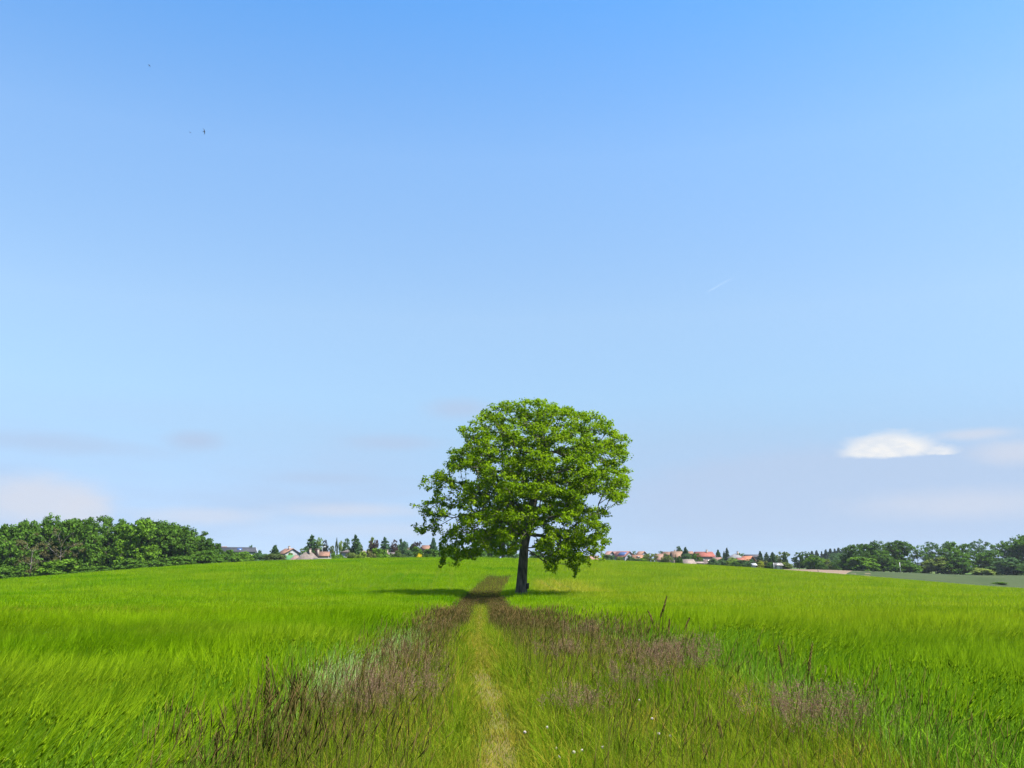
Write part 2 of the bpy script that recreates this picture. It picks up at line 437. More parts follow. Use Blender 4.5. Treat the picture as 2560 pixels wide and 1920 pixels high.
# longer arching blades in loose tufts
n = 2000
X, Y = verge_points(n, 4.8, 34, 1.5); k = on_track(X, Y) < .3; X, Y = X[k], Y[k]
tuft = np.repeat(rng.beta(.9, 1.1, len(X)), 14)
X = np.repeat(X, 14) + rng.normal(0, .07, len(X)*14); Y = np.repeat(Y, 14) + rng.normal(0, .07, len(Y)*14); n = len(X); s = np.hypot(X, Y)/9
strips(turf, np.stack([X, Y, ground_z(X, Y)], 1), rng.uniform(.25, .55, n), .0085*np.maximum(s, .7)**.7, rng.normal(0, .2, (n, 2)), 4, rnd=np.clip(tuft + rng.normal(0, .1, n), 0, 1), dry=rng.random(n)*.2)
# the deep green growth round the shaded hollow on the right
n = 1500
X = rng.normal(1.75, .42, n); Y = rng.normal(10.9, .42, n)
strips(turf, np.stack([X, Y, ground_z(X, Y)], 1), rng.uniform(.22, .52, n), .011, rng.normal(0, .16, (n, 2)), 3, rnd=rng.random(n)*.35)
o = turf.build('verge_grass', M['turf']); tag(o, 'short yellow green grass covering the path and its verges', 'grass', kind='stuff')

def brown_density(X, Y):
    """where the tall dark seed heads stand: along the left of the track, both sides farther off"""
    u = X - xc(Y)
    left = smooth(-u, .35, .7) * (.75 + .25*smooth(-u, .7, 1.2))
    right = smooth(u, .3, .6) * np.interp(Y, [0, 9, 14, 20, 27, 140], [.13, .20, .30, .55, 1, 1])
    left = left * np.interp(Y, [0, 8, 16, 26, 60], [.42, .44, .6, .9, 1])
    return np.maximum(left + right, smooth(Y, 55, 72)) * (1 - .85*on_track(X, Y)) * (.55 + .45*smooth(wob(X, Y, 2.3, 28), -.4, .4))
stem, seed = MB(), MB()
for (n, y0, y1, lo) in ((13000, 4.6, 12, 0), (12000, 12, 26, 1), (15000, 26, 128, 2)):
    X, Y = verge_points(n, y0, y1, 1.35)
    keep = rng.random(n) < brown_density(X, Y); X, Y = X[keep], Y[keep]; n = len(X)
    s = np.hypot(X, Y)/9
    h = rng.uniform(.5, .88, n) + .10*wob(X, Y, 2.7, 31) - .18*smooth(Y, 30, 70)
    lean = rng.normal(0, .085, (n, 2)) + np.array([.06, 0])
    base = np.stack([X, Y, ground_z(X, Y)], 1)
    strips(stem, base, h, .0035*np.maximum(s, .7)**.6, lean, 3, tip=.6, dry=rng.random(n)*.6)
    top = base.copy(); top[:, :2] += lean*.82; top[:, 2] += h*.90 - .26*np.hypot(*lean.T)
    d = unit(np.concatenate([lean*2.2 + rng.normal(0, .07, (n, 2)), h[:, None]], 1))
    L = rng.uniform(.09, .19, n)
    spindles(seed, top, top + d*L[:, None], .0029*np.maximum(s, .8)**.68, dry=(rng.random(n) < .4)*rng.random(n))
# the dark bunch before the left barley
n = 230
Y = rng.uniform(5.2, 7.6, n); X = edge_left(Y) + np.abs(rng.normal(.12, .45, n))
h = rng.uniform(.5, .82, n); lean = rng.normal(0, .09, (n, 2)) + np.array([.05, 0])
base = np.stack([X, Y, ground_z(X, Y)], 1)
strips(stem, base, h, .005, lean, 3, tip=.6, rnd=rng.random(n)*.4)
top = base.copy(); top[:, :2] += lean*.82; top[:, 2] += h*.88 - .26*np.hypot(*lean.T)
d = unit(np.concatenate([lean*2.4 + rng.normal(0, .07, (n, 2)), h[:, None]], 1))
spindles(seed, top, top + d*rng.uniform(.12, .24, n)[:, None], .0052, rnd=rng.random(n)*.5)
o = seed.build('tall_grass', M['seed']); tag(o, 'tall brown grass with dark seed heads along the path', 'tall grass', kind='stuff')
c = stem.build('grass_stems', M['stalk'], o); tag(c, kind='stuff')

# blue-green broad blades where the verge meets the crop
eb = MB()
n = 17000
Y = (rng.random(n)*(45**-.4 - 5**-.4) + 5**-.4) ** (1/-.4)
sd = rng.random(n) < .42
X = np.where(sd, edge_left(Y) + rng.normal(-.05, .16, n), edge_right(Y) + rng.normal(.15, .35, n))
keep = rng.random(n) < np.where(sd, np.maximum(smooth(wob(X, Y, 6, 2), -.5, .5), (Y > 9.5) & (Y < 21)), .25 + .75*smooth(wob(X, Y, 5, 9), -.4, .5)); X, Y = X[keep], Y[keep]; n = len(X)
pale = (X < xc(Y)) & (Y > 9.5) & (Y < 21) & (wob(X*2, Y, 6, 2) > -.3)
strips(eb, np.stack([X, Y, ground_z(X, Y)], 1), rng.uniform(.25, .54, n) + .14*pale, .009*(np.hypot(X, Y)/9)**.6, rng.normal(0, .13, (n, 2)), 3, rnd=np.where(pale, rng.uniform(.75, 1, n), rng.random(n)*.85))
o = eb.build('field_edge_weeds', M['edge']); tag(o, 'pale blue green leafy weeds along the edge of the crop', 'weeds', kind='stuff')

# ---- clumps of misty purple bent grass, each a thing
def bent_clump(name, label, x, y, rad, h, nst, seedv):
    r_ = np.random.default_rng(seedv)
    t = thing(name, label, 'grass clump', (x, y, float(ground_z(x, y))), group='purple misty grass clumps on the verge')
    st, ms = MB(), MB()
    a = r_.uniform(0, 2*PI, nst); q = 1.35*rad*r_.random(nst)**.7
    bx, by = q*np.cos(a), q*np.sin(a)
    base = np.stack([bx, by, ground_z(x+bx, y+by) - ground_z(x, y)], 1)
    hh = h*r_.uniform(.7, 1.1, nst); lean = r_.normal(0, .13, (nst, 2))
    k = math.hypot(x, y)/9
    strips(st, base, hh*.85, .003*max(k, .8)**.6, lean, 3, tip=.6)
    m = 36
    top = base.copy(); top[:, :2] += lean*.7; top[:, 2] += hh*.62
    tt = np.repeat(top, m, 0); ll = np.repeat(hh*.36, m)*r_.random(nst*m)
    ax = unit(np.concatenate([lean*1.2, hh[:, None]], 1)); ax = np.repeat(ax, m, 0)
    A = tt + ax*ll[:, None]
    d = unit(r_.normal(0, 1, (nst*m, 3)) + np.array([0, 0, .5]) + ax*.6)
    B = A + d*(r_.uniform(.02, .085, nst*m)*np.repeat(.6 + .4*hh/h, m))[:, None]
    ribbons(ms, A, B, .0016*max(k, .8)**.5)
    C = B + unit(r_.normal(0, 1, (nst*m, 3)))*.012
    ribbons(ms, B, C, .0042*max(k, .8)**.6)
    st.build('stems', M['stalk'], t); ms.build('seed_heads', M['purple'], t)
CL = [ # photo x, row of the middle of the mist, Y, radius, height, stems, label
 (2040, 1790, 8.0, .34, .62, 90, 'purple misty grass clump at the foot of the right crop, lowest in the photo'),
 (1695, 1660, 12.3, .36, .62, 70, 'purple misty grass clump by the crop edge above the dark shaded hollow'),
 (1735, 1625, 14.0, .32, .62, 60, 'purple grass clump touching the right barley crop below the tall arching stalks'),
 (1600, 1640, 13.4, .42, .58, 70, 'low wide purple grass clump below the tall arching stalks on the right verge'),
 (1480, 1570, 18.0, .50, .62, 80, 'greyish purple grass clump where the right verge starts to narrow'),
 (1430, 1620, 14.5, .42, .50, 60, 'short purple grass clump in the middle of the right verge'),
 (1570, 1715, 10.8, .28, .50, 45, 'small purple grass tuft beside the dark shaded hollow in the verge'),
 (1445, 1780, 9.2, .24, .46, 32, 'small thin purple grass tuft right of the trodden track near the bottom'),
 (985, 1740, 9.6, .42, .66, 80, 'purple grass clump left of the track among the dark seed heads'),
 (905, 1770, 8.8, .36, .62, 60, 'purple grass clump left of the track close to the left crop edge'),
 (1020, 1650, 13.0, .34, .60, 50, 'purple grass clump left of the track beside the pale blue green weeds'),
 (1060, 1560, 20.0, .45, .60, 60, 'small far purple grass clump left of the track near its narrowing'),
 (1340, 1535, 24.0, .55, .62, 70, 'far purple grass clump on the right verge below the lone tree')]
for i, (x, row, Y, rad, h, ns, lab) in enumerate(CL):
    p = at(x, row, Y)
    bent_clump('bent_grass_clump', lab, p.x, Y, rad, h, ns, 100 + i)

# ---- single tall stalks that stand out, each a thing
def stalk(x0, Y, xt, rowt, label, nspike=17, bend=.0, head=.32):
    b = at(x0, 1500, Y); bz = float(ground_z(b.x, Y)); tp = at(xt, rowt, Y)
    t = thing('grass_stalk', label, 'grass stalk', (b.x, Y, bz), group='tall dark grass stalks standing above the verge')
    H = tp.z - bz; dx = tp.x - b.x
    u = np.linspace(0, 1, 9)
    P = np.stack([dx*u**2.2, .05*u**2, H*(u + bend*np.sin(PI*u**1.5))], 1)
    mb = MB(); tube(mb, P, np.linspace(.0055, .003, 9)*max(1, Y/9)**.7, 5); mb.build('stem', M['stalk'], t)
    sp = MB(); uu = np.linspace(1 - head, .99, nspike)
    A = np.stack([np.interp(uu, u, P[:, k]) for k in range(3)], 1)
    T = unit(np.stack([np.interp(uu, u, np.gradient(P[:, k])) for k in range(3)], 1))
    sd_ = np.where(np.arange(nspike) % 2, 1, -1)[:, None]*np.array([[.3, .12, 0]])
    spindles(sp, A, A + unit(T + sd_*.8)*np.linspace(.075, .045, nspike)[:, None], .0068*max(1, Y/9)**.7)
    sp.build('seed_head', M['seed'], t)
ST = [
 (690, 6.6, 664, 1648, 'tallest zigzag dark grass stalk in front of the left barley'),
 (640, 6.3, 688, 1738, 'dark grass stalk bending over to the right beside the tallest left stalk'),
 (740, 6.9, 749, 1692, 'upright dark grass stalk, tallest of the trio right of the zigzag stalk'),
 (742, 7.0, 735, 1708, 'upright dark grass stalk, left one of the trio right of the zigzag stalk'),
 (757, 6.9, 761, 1722, 'upright dark grass stalk, right one of the trio right of the zigzag stalk'),
 (470, 5.9, 462, 1778, 'leftmost dark grass stalk at the edge of the left barley'),
 (545, 6.0, 558, 1780, 'dark grass stalk in the thick brown bunch, its left one'),
 (610, 6.1, 616, 1762, 'dark grass stalk in the thick brown bunch, its tallest one'),
 (905, 8.8, 912, 1640, 'dark grass stalk rising before the pale blue green weeds on the left'),
 (1650, 15.0, 1668, 1494, 'highest arching grass stalk against the right barley'),
 (1640, 15.0, 1664, 1512, 'arching grass stalk just below the highest one at the right barley'),
 (1640, 14.6, 1622, 1530, 'arching grass stalk drooping to the left of the highest one'),
 (1668, 14.6, 1675, 1552, 'upright dark grass stalk right of the arching stalks'),
 (1700, 14.2, 1725, 1548, 'pale thin grass stalk arching far to the right over the barley'),
 (1366, 24.0, 1366, 1515, 'small lone grass stalk above the verge right below the tree crown'),
 (2000, 9.2, 2035, 1612, 'tall dark grass stalk leaning right within the right barley'),
 (1950, 10.5, 1950, 1618, 'short dark grass stalk standing in the right barley'),
 (1795, 7.4, 1800, 1812, 'dark upright grass stalk at the bottom on the right verge'),
 (1760, 6.6, 1762, 1870, 'dark stubby grass stalk at the bottom edge of the right verge')]
for (x0, Y, xt, rt, lab) in ST:
    stalk(x0, Y, xt, rt, lab, bend=.10 if 'arching' in lab or 'bending' in lab or 'drooping' in lab else .0)

# ---- clover flowers
CF = [(1390, 1870, 'white clover flower left of the pair at the bottom of the path'), (1507, 1868, 'white clover flower largest and standing alone on the lower path'),
      (1398, 1892, 'white clover flower nearest the bottom edge of the path'), (1434, 1880, 'pale clover flower between the white ones low on the path'),
      (1368, 1818, 'white clover flower at the left end of the green tuft on the path'), (1675, 1840, 'white clover flower on the worn patch of the right verge, its right one'),
      (1647, 1834, 'white clover flower on the worn patch of the right verge, its left one'), (1598, 1750, 'tiny white clover flower beside the dark shaded hollow'),
      (1312, 1830, 'small white clover flower right of the bare soil on the path'), (1455, 1876, 'small white clover flower close to the pale one low on the path'),
      (1630, 1796, 'tiny clover flower above the worn patch of the right verge')]
def clover_mesh():
    fm, sm = MB(), MB()
    n = 70; i = np.arange(n); ph = np.arccos(1 - 1.75*(i+.5)/n); th = i*2.39996
    d = np.stack([np.sin(ph)*np.cos(th), np.sin(ph)*np.sin(th), np.cos(ph)], 1)
    c0 = np.array([0, 0, .25])
    spindles(fm, c0 + d*.003, c0 + d*.0155, .0024)
    tube(sm, [(0, 0, 0), (.004, 0, .12), (0, 0, .25)], [.0014, .0013, .0012], 5)
    return fm.mesh('clover_flower_head', M['petal']), sm.mesh('clover_stem', M['stalk'])
CFM = clover_mesh()
for (x, row, lab) in CF:
    lo, hi = 4.0, 30.0
    for _ in range(40):
        mid = (lo + hi)/2; p = at(x, row, mid)
        if p.z > float(ground_z(p.x, mid)) + .24: lo = mid
        else: hi = mid
    t = thing('clover_flower', lab, 'flower', (p.x, mid, p.z - .24), rng.uniform(0, 6), (.95,)*3, group='white clover flowers on the path')
    link('flower_head', CFM[0], t); link('stem', CFM[1], t)

# ------------------------------------------------------------------ trees
def leaves(mb, C, R, per, size, up=.55, flat=.75, outward=None, rg=rng, spread=None):
    """diamond leaves around clump centres C with radius R"""
    n = len(C)*per
    c = np.repeat(C, per, 0); r = np.repeat(np.broadcast_to(R, len(C)), per)
    d = rg.normal(0, 1, (n, 3)); d = unit(d)*(rg.random(n)**.45)[:, None]; d[:, 2] *= flat
    p = c + d*r[:, None]
    nn = unit(rg.normal(0, .55, (n, 3)) + np.array([0, 0, up]) + unit(d)*.5 + (0 if outward is None else np.repeat(outward, per, 0)*.35))
    a = unit(np.cross(nn, unit(rg.normal(size=(n, 3))))); b = np.cross(nn, a)
    s = size*rg.uniform(.65, 1.3, n)[:, None]
    v = np.stack([p - a*s*.5, p + b*s*.32 - nn*s*.07 - a*s*.05, p + a*s*.55, p - b*s*.32 - nn*s*.07 - a*s*.05], 1)
    rc = np.repeat(np.clip(rg.normal(.5, .17, len(C)), 0, 1), per)
    mb.add(v.reshape(-1, 3), np.arange(4*n).reshape(-1, 4), rnd=np.repeat(np.clip(rc + rg.normal(0, .15, n), 0, 1), 4))

def dendrite(roots, targets, step, pen, rg, sag=.0):
    """grow branches from root nodes to every target; returns pos, parent"""
    pos = [np.array(p, float) for p in roots]; par = [-1] + list(range(len(roots) - 1)); pl = [0.0]
    for i in range(1, len(roots)): pl.append(pl[-1] + np.linalg.norm(pos[i] - pos[i-1])*.5)
    order = np.argsort(np.linalg.norm(targets - np.array(roots).mean(0), axis=1))
    cap = len(roots) + len(targets)*12
    P = np.zeros((cap, 3)); L = np.zeros(cap); P[:len(pos)] = pos; L[:len(pos)] = pl; n = len(pos)
    tips = []
    for ti in order:
        t = targets[ti]
        dv = t - P[:n]; dist = np.linalg.norm(dv, axis=1)
        cost = dist + pen*L[:n] + 2.0*np.maximum(0, -dv[:, 2] - .9*np.hypot(dv[:, 0], dv[:, 1]))*.3
        b = int(np.argmin(cost)); A = P[b].copy(); D = t - A; dd = np.linalg.norm(D)
        k = max(1, int(dd/step)); pb = b
        off = rg.normal(0, .09*dd, 3); arch = np.array([0, 0, .12*np.hypot(D[0], D[1])])
        for j in range(1, k + 1):
            u = j/k
            q = A + D*u + (off + arch)*math.sin(PI*u)*(1 if k > 1 else 0) + (rg.normal(0, .05*step, 3) if j < k else 0)
            P[n] = q; L[n] = L[pb] + np.linalg.norm(q - P[pb]); par.append(pb); pb = n; n += 1
        tips.append(pb)
    return P[:n], np.array(par), tips

def limb_mesh(mb, P, par, tips, r_tip, expo, sides=6, rmax=None, skip=0):
    w = np.zeros(len(P)); w[tips] += 1
    for i in range(len(P) - 1, 0, -1): w[par[i]] += w[i]
    r = r_tip*np.maximum(w, 1)**expo
    if rmax is not None: r = np.minimum(r, rmax)
    i = np.arange(1, len(P)); i = i[i >= skip]
    frusta(mb, P[par[i]], P[i], np.minimum(r[par[i]], r[i]*1.35), r[i], sides)
    return r

# ---- the lone oak
SIL = [(1355,993),(1300,997),(1234,1006),(1192,1038),(1148,1056),(1145,1077),(1160,1097),(1152,1121),(1112,1120),(1111,1146),(1107,1162),(1077,1178),(1041,1206),(1052,1229),(1082,1222),
 (1078,1248),(1031,1254),(1029,1276),(1062,1288),(1033,1315),(1031,1331),(1068,1338),(1090,1330),(1112,1300),(1128,1272),(1152,1268),(1140,1300),(1118,1330),(1101,1351),(1098,1409),(1101,1427),(1112,1408),(1138,1416),(1160,1396),(1192,1393),(1210,1374),(1228,1377),(1250,1390),(1277,1393),(1296,1372),(1300,1345),
 (1330,1345),(1340,1318),(1352,1312),(1360,1326),(1350,1345),(1330,1365),(1345,1385),(1368,1392),(1366,1427),(1374,1425),(1384,1437),(1396,1420),(1396,1395),(1412,1398),(1428,1425),(1436,1447),(1447,1425),(1452,1400),(1475,1418),(1484,1404),(1500,1412),(1514,1396),(1511,1370),(1537,1347),(1534,1325),(1510,1300),(1524,1292),
 (1520,1272),(1490,1262),(1468,1268),(1458,1250),(1466,1232),(1495,1232),(1527,1253),(1567,1256),(1576,1230),(1589,1204),(1562,1188),(1586,1175),(1560,1160),(1576,1139),(1562,1117),(1586,1103),(1576,1087),(1548,1082),(1531,1051),(1498,1028),(1453,1025),(1420,1015),(1395,1008)]
def inside(poly, x, y):
    c = np.zeros(len(x), bool); j = len(poly) - 1
    for i in range(len(poly)):
        xi, yi = poly[i]; xj, yj = poly[j]
        cond = ((yi > y) != (yj > y)) & (x < (xj - xi)*(y - yi)/(yj - yi + 1e-9) + xi)
        c ^= cond; j = i
    return c
def oak():
    rg = np.random.default_rng(21)
    t = thing('oak_tree', 'large lone oak with wide drooping crown beside the path in mid field', 'tree', TREE)
    base = np.array(TREE)
    # bole: from the ground to the fork, leaning a little to the right
    ctr = [(1302.5, 1500), (1302.5, 1480), (1304, 1450), (1307, 1410), (1310, 1370), (1316, 1335), (1322, 1310)]
    pts = []
    for i, (x, row) in enumerate(ctr):
        p = np.array(at(x, row, TREE.y))
        if i == 0: p[2] = base[2] - .25
        pts.append(p - base)
    pts = np.array(pts)
    rad = np.array([.60, .47, .43, .39, .37, .40, .44])
    # denser rings, with a lumpy section
    u = np.linspace(0, len(pts) - 1, 26); PP = np.stack([np.interp(u, np.arange(len(pts)), pts[:, k]) for k in range(3)], 1); RR = np.interp(u, np.arange(len(pts)), rad)
    mb = MB(); sides = 20; V = []
    for i in range(26):
        th = np.arange(sides)*2*PI/sides
        fl = 1 + .06*np.sin(3*th + i*.18) + .045*np.sin(7*th + 1 - i*.1) + .03*np.sin(11*th + i*.5) + (.12*np.cos(4*th+.6) if i < 3 else 0)
        V.append(np.stack([PP[i, 0] + RR[i]*fl*np.cos(th), PP[i, 1] + RR[i]*fl*np.sin(th), np.full(sides, PP[i, 2])], 1))
    q = [(i*sides+j, i*sides+(j+1) % sides, (i+1)*sides+(j+1) % sides, (i+1)*sides+j) for i in range(25) for j in range(sides)]
    mb.add(np.concatenate(V), q); mb.build('trunk', M['bark'], t, True)
    # clump centres inside the crown's outline, spread in depth as a round crown
    n = 60000
    x = rg.uniform(1025, 1592, n); row = rg.uniform(990, 1450, n)
    k = inside(SIL, x, row); x, row = x[k], row[k]
    rows = np.arange(990, 1452, 4); lo = np.interp(rows, [990, 1040, 1100, 1180, 1260, 1340, 1450], [1280, 1185, 1140, 1075, 1035, 1040, 1095]); hi = np.interp(rows, [990, 1040, 1100, 1180, 1260, 1340, 1450], [1400, 1520, 1578, 1588, 1570, 1535, 1450])
    cx = np.interp(row, rows, (lo+hi)/2); hw = np.interp(row, rows, (hi-lo)/2)
    un = np.clip((x - cx)/hw, -1, 1)
    D = np.minimum(hw*.0338*.95, 8.6)
    dz = rg.uniform(-1, 1, len(x))
    yy = dz*D*np.sqrt(1 - un*un)
    topn = np.clip((row - 990)/140, 0, 1)
    shell = np.maximum.reduce([np.abs(dz)*np.sqrt(1-un*un) + un*un, 1 - topn*.9, np.abs(un)])
    lowc = (row > 1345) & (np.abs(x - 1305) < 110) & (np.abs(yy) < 3.0)           # open underside round the bole
    ok = (rg.random(len(x)) < .10 + .9*shell**2.2) & ~lowc
    x, row, yy = x[ok], row[ok], yy[ok]
    P = np.array([at(a, b, TREE.y + c) for a, b, c in zip(x[:9000], row[:9000], yy[:9000])])
    def thin(P, gap):
        ch, cell = [], {}
        for p in P:
            key = tuple(np.floor(p/gap).astype(int))
            if any(np.sum((q_-p)**2) < gap*gap for dx in (-1, 0, 1) for dy in (-1, 0, 1) for dz_ in (-1, 0, 1) for q_ in cell.get((key[0]+dx, key[1]+dy, key[2]+dz_), ())): continue
            cell.setdefault(key, []).append(p); ch.append(p)
        return np.array(ch)
    bough = thin(P, 1.37)                                     # tufts the size of a bough, with room between them
    m = 9
    T = np.repeat(bough, m, 0) + unit(rg.normal(size=(len(bough)*m, 3)))*(rg.random((len(bough)*m, 1))**.5)*np.array([.92, .92, .55])
    # keep the tufts inside the crown's outline
    dpt = T[:, 1]*math.cos(ALPHA) + (T[:, 2] - EYE)*math.sin(ALPHA); upv = (T[:, 2] - EYE)*math.cos(ALPHA) - T[:, 1]*math.sin(ALPHA)
    px, pr = 1280 + F*T[:, 0]/dpt, 960 - F*upv/dpt
    ok = inside(SIL, px, pr) & inside(SIL, px + 4, pr) & inside(SIL, px - 4, pr) & inside(SIL, px, pr - 5)
    thinleft = smooth(1225 - px, 0, 70)*smooth(pr, 1140, 1200)
    ok &= rg.random(len(T)) > np.maximum(.62*thinleft, .45*smooth(px, 1430, 1490)*smooth(pr, 1220, 1290))
    T = thin(T[ok], .40) - base
    f = pts[-1]
    roots = [pts[-3], pts[-2], f] + [f + np.array([.2*s_, .1*math.sin(s_*2), .95*s_]) for s_ in range(1, 8)]
    Pn, par, tips = dendrite(roots, T, .8, .42, rg)
    bm_ = MB(); limb_mesh(bm_, Pn, par, tips, .012, .48, 6, .42, skip=2); print('oak clumps', len(T), 'boughs', len(bough))
    bm_.build('branches', M['bark'], t, True)
    lf = MB()
    cc = T.mean(0)
    leaves(lf, T, rg.uniform(.34, .52, len(T)), 34, .21, up=.5, flat=.66, outward=unit(T - cc), rg=rg)
    # sprays along the twigs
    mid = Pn[par[tips]]*.5 + Pn[tips]*.5
    leaves(lf, mid, .30, 5, .20, rg=rg)
    # long sprays hanging from the lowest boughs
    hang = []
    for (hx, r0, r1) in ((1104,1345,1424),(1114,1352,1408),(1128,1350,1398),(1140,1345,1413),(1156,1345,1396),(1178,1350,1388),(1234,1345,1376),(1366,1375,1424),(1374,1368,1412),(1385,1372,1436),(1397,1372,1412),(1424,1375,1424),(1436,1378,1446),(1445,1372,1424),(1474,1375,1417),(1488,1370,1404),(1506,1362,1408),(1060,1310,1338),(1084,1318,1340)):
        dy = rg.uniform(-3.5, 3.5); k_ = 0
        for row_ in np.arange(r0 - 22, r1 - 3, 5.0):
            k_ += 1; hang.append(np.array(at(hx + rg.normal(0, 2.2) + 3*math.sin(k_*.7 + hx), row_, TREE.y + dy)) - base)
    hang = np.array(hang)
    leaves(lf, hang, rg.uniform(.14, .24, len(hang)), 13, .19, rg=rg)
    lf.build('crown', M['oak'], t)
    # small box fixed to the right side of the trunk
    bp = at(1318.5, 1466, TREE.y - .1)
    b = thing('wooden_box', 'small dark wooden box fixed to the side of the oak trunk near its base', 'box', (bp.x, bp.y, bp.z - .2))
    m1 = MB(); box(m1, -.13, .13, -.11, .11, 0, .36); m1.build('box_body', M['box'], b)
    m2 = MB(); v = [(-.16,-.16,.362),(.16,-.16,.362),(.16,.14,.44),(-.16,.14,.44),(-.16,-.16,.39),(.16,-.16,.39),(.16,.14,.468),(-.16,.14,.468)]
    m2.add(v, [(0,3,2,1),(4,5,6,7),(0,1,5,4),(1,2,6,5),(2,3,7,6),(3,0,4,7)]); m2.build('lid', M['box'], b)
oak()

# ---- tree kinds for the distance: unit meshes about 1 high and 1 wide, scaled per tree
def broad(seedv, ncl=150, per=46, open_=.0, low=.12, leaf=.042, lumps=7):
    rg = np.random.default_rng(seedv)
    # several overlapping lobes make an uneven outline
    lob = []
    for i in range(lumps):
        a = rg.uniform(0, 2*PI); r = rg.uniform(.08, .27); z = rg.uniform(low + .22, .80)
        lob.append((r*math.cos(a), r*math.sin(a), z, rg.uniform(.15, .25)))
    lob.append((rg.normal(0, .05), rg.normal(0, .05), .78, .21)); lob.append((0, 0, .45, .30))
    for i in range(5):
        a = i*1.257 + rg.uniform(-.3, .3); lob.append((.2*math.cos(a), .2*math.sin(a), low + .2, .19))
    C = []
    for (x, y, z, R) in lob:
        m = max(5, int(ncl*R*R/.36))
        d = unit(rg.normal(size=(m, 3)))*(rg.random(m)**.3)[:, None]
        C.append(np.array([x, y, z]) + d*R*np.array([1, 1, .9]))
    C = np.concatenate(C)
    C[:, :2] *= .44/np.percentile(np.abs(C[:, :2]).max(1), 96)
    C = C[(C[:, 2] > low) & (C[:, 2] < 1.0)]
    C[:, :2] = np.clip(C[:, :2], -.47, .47)
    C = C[rg.random(len(C)) > open_]
    top = C[:, 2].max(); C[:, 2] *= .985/top
    lf = MB(); leaves(lf, C, rg.uniform(.045, .085, len(C)), per, leaf, up=.5, flat=.7, rg=rg)
    w = MB()
    roots = [np.array([0, 0, z]) for z in (-.03, .1, .2, .3)]
    T = C[rg.random(len(C)) < .35]
    Pn, par, tips = dendrite(roots, T, .12, .4, rg)
    limb_mesh(w, Pn, par, tips, .0022, .5, 5, .026, skip=1)
    return lf.mesh('broadleaf_crown', M['crown']), w.mesh('broadleaf_trunk', M['wood'], True)
def conifer(seedv, tiers=17, droop=.25, slim=1.0, ragged=.25, leafl=.11, shape=.75):
    rg = np.random.default_rng(seedv)
    lf, w = MB(), MB()
    tube(w, [(0, 0, -.03), (0, 0, .5), (0, 0, .97)], [.02, .012, .003], 6)
    A, B, W = [], [], []
    for i in range(tiers):
        u = i/(tiers - 1); z = .06 + .90*u; R = .48*slim*(1 - u)**shape + .02
        for k in range(int(15 - 7*u)):
            a = rg.uniform(0, 2*PI); r = R*rg.uniform(1 - 2*ragged, 1.05)
            d = np.array([math.cos(a), math.sin(a), 0])
            for s_ in np.linspace(.12, 1, max(3, int(r/.05))):
                p = np.array([0, 0, z]) + d*r*s_ - np.array([0, 0, droop*r*s_*s_])
                for _ in range(5):
                    dd = unit(d + rg.normal(0, .6, 3) + np.array([0, 0, -.25]))
                    A.append(p + rg.normal(0, .012, 3)); B.append(p + dd*leafl*rg.uniform(.5, 1.0)*(1.15 - .45*u)); W.append(.058*rg.uniform(.6, 1.3))
    tp = rg.uniform(0, 1, 30)
    for q in tp: A.append(np.array([0, 0, .9 + .09*q])); B.append(A[-1] + np.array([*(rg.normal(0, .016, 2)), .02])); W.append(.014)
    A, B, W = np.array(A), np.array(B), np.array(W)
    ribbons(lf, A, B, W, rnd=np.clip(rg.normal(.4, .22, len(A)), 0, 1), wb=W*.45)
    return lf.mesh('conifer_crown', M['crown']), w.mesh('conifer_trunk', M['wood'], True)
def column(seedv):
    rg = np.random.default_rng(seedv)
    z = rg.uniform(.03, 1, 120); R = .34*np.sin(PI*np.clip(z*.9 + .1, 0, 1))**.6
    a = rg.uniform(0, 2*PI, 120); C = np.stack([R*np.cos(a)*.8, R*np.sin(a)*.8, z*.96], 1)
    lf = MB(); leaves(lf, C, .06, 34, .05, flat=1.6, rg=rg)
    w = MB(); tube(w, [(0, 0, -.03), (0, 0, .5)], [.05, .03], 6)
    return lf.mesh('column_crown', M['crown']), w.mesh('column_trunk', M['wood'], True)
def bush(seedv):
    rg = np.random.default_rng(seedv)
    C = []
    for i in range(11):
        a, q = i*2.4, .30*math.sqrt(i/11)
        c = np.array([q*math.cos(a), q*math.sin(a), rg.uniform(.30, .66) - .5*q])
        d = unit(rg.normal(size=(15, 3)))*(rg.random(15)**.35)[:, None]; C.append(c + d*np.array([.2, .2, .30]))
    C = np.concatenate(C); C[:, 2] = C[:, 2] - C[:, 2].min(); C[:, 2] *= .92/C[:, 2].max(); C[:, :2] *= .42/np.abs(C[:, :2]).max()
    lf = MB(); leaves(lf, C, .11, 44, .07, flat=.8, rg=rg)
    w = MB()
    for k in range(4):
        e = C[rg.integers(len(C))]
        tube(w, [(0, 0, -.05), tuple(e*.5), tuple(e)], [.02, .014, .006], 5)
    return lf.mesh('bush_crown', M['crown']), w.mesh('bush_stems', M['wood'], True)
KIND = {'broad': [broad(s, low=.03) for s in (1, 2, 3, 4, 5)], 'wood': [broad(s, ncl=190, per=46, low=.03, lumps=9) for s in (31, 32, 33, 34)],
        'open': [broad(s, ncl=120, per=34, open_=.22, low=.05, lumps=8, leaf=.038) for s in (41, 42)],
        'spruce': [conifer(s) for s in (11, 12)], 'cedar': [conifer(s, 11, .05, 1.0, .40, .14, .52) for s in (13, 14)],
        'column': [column(15)], 'bush': [bush(s) for s in (16, 17, 18)]}
_cnt = {}
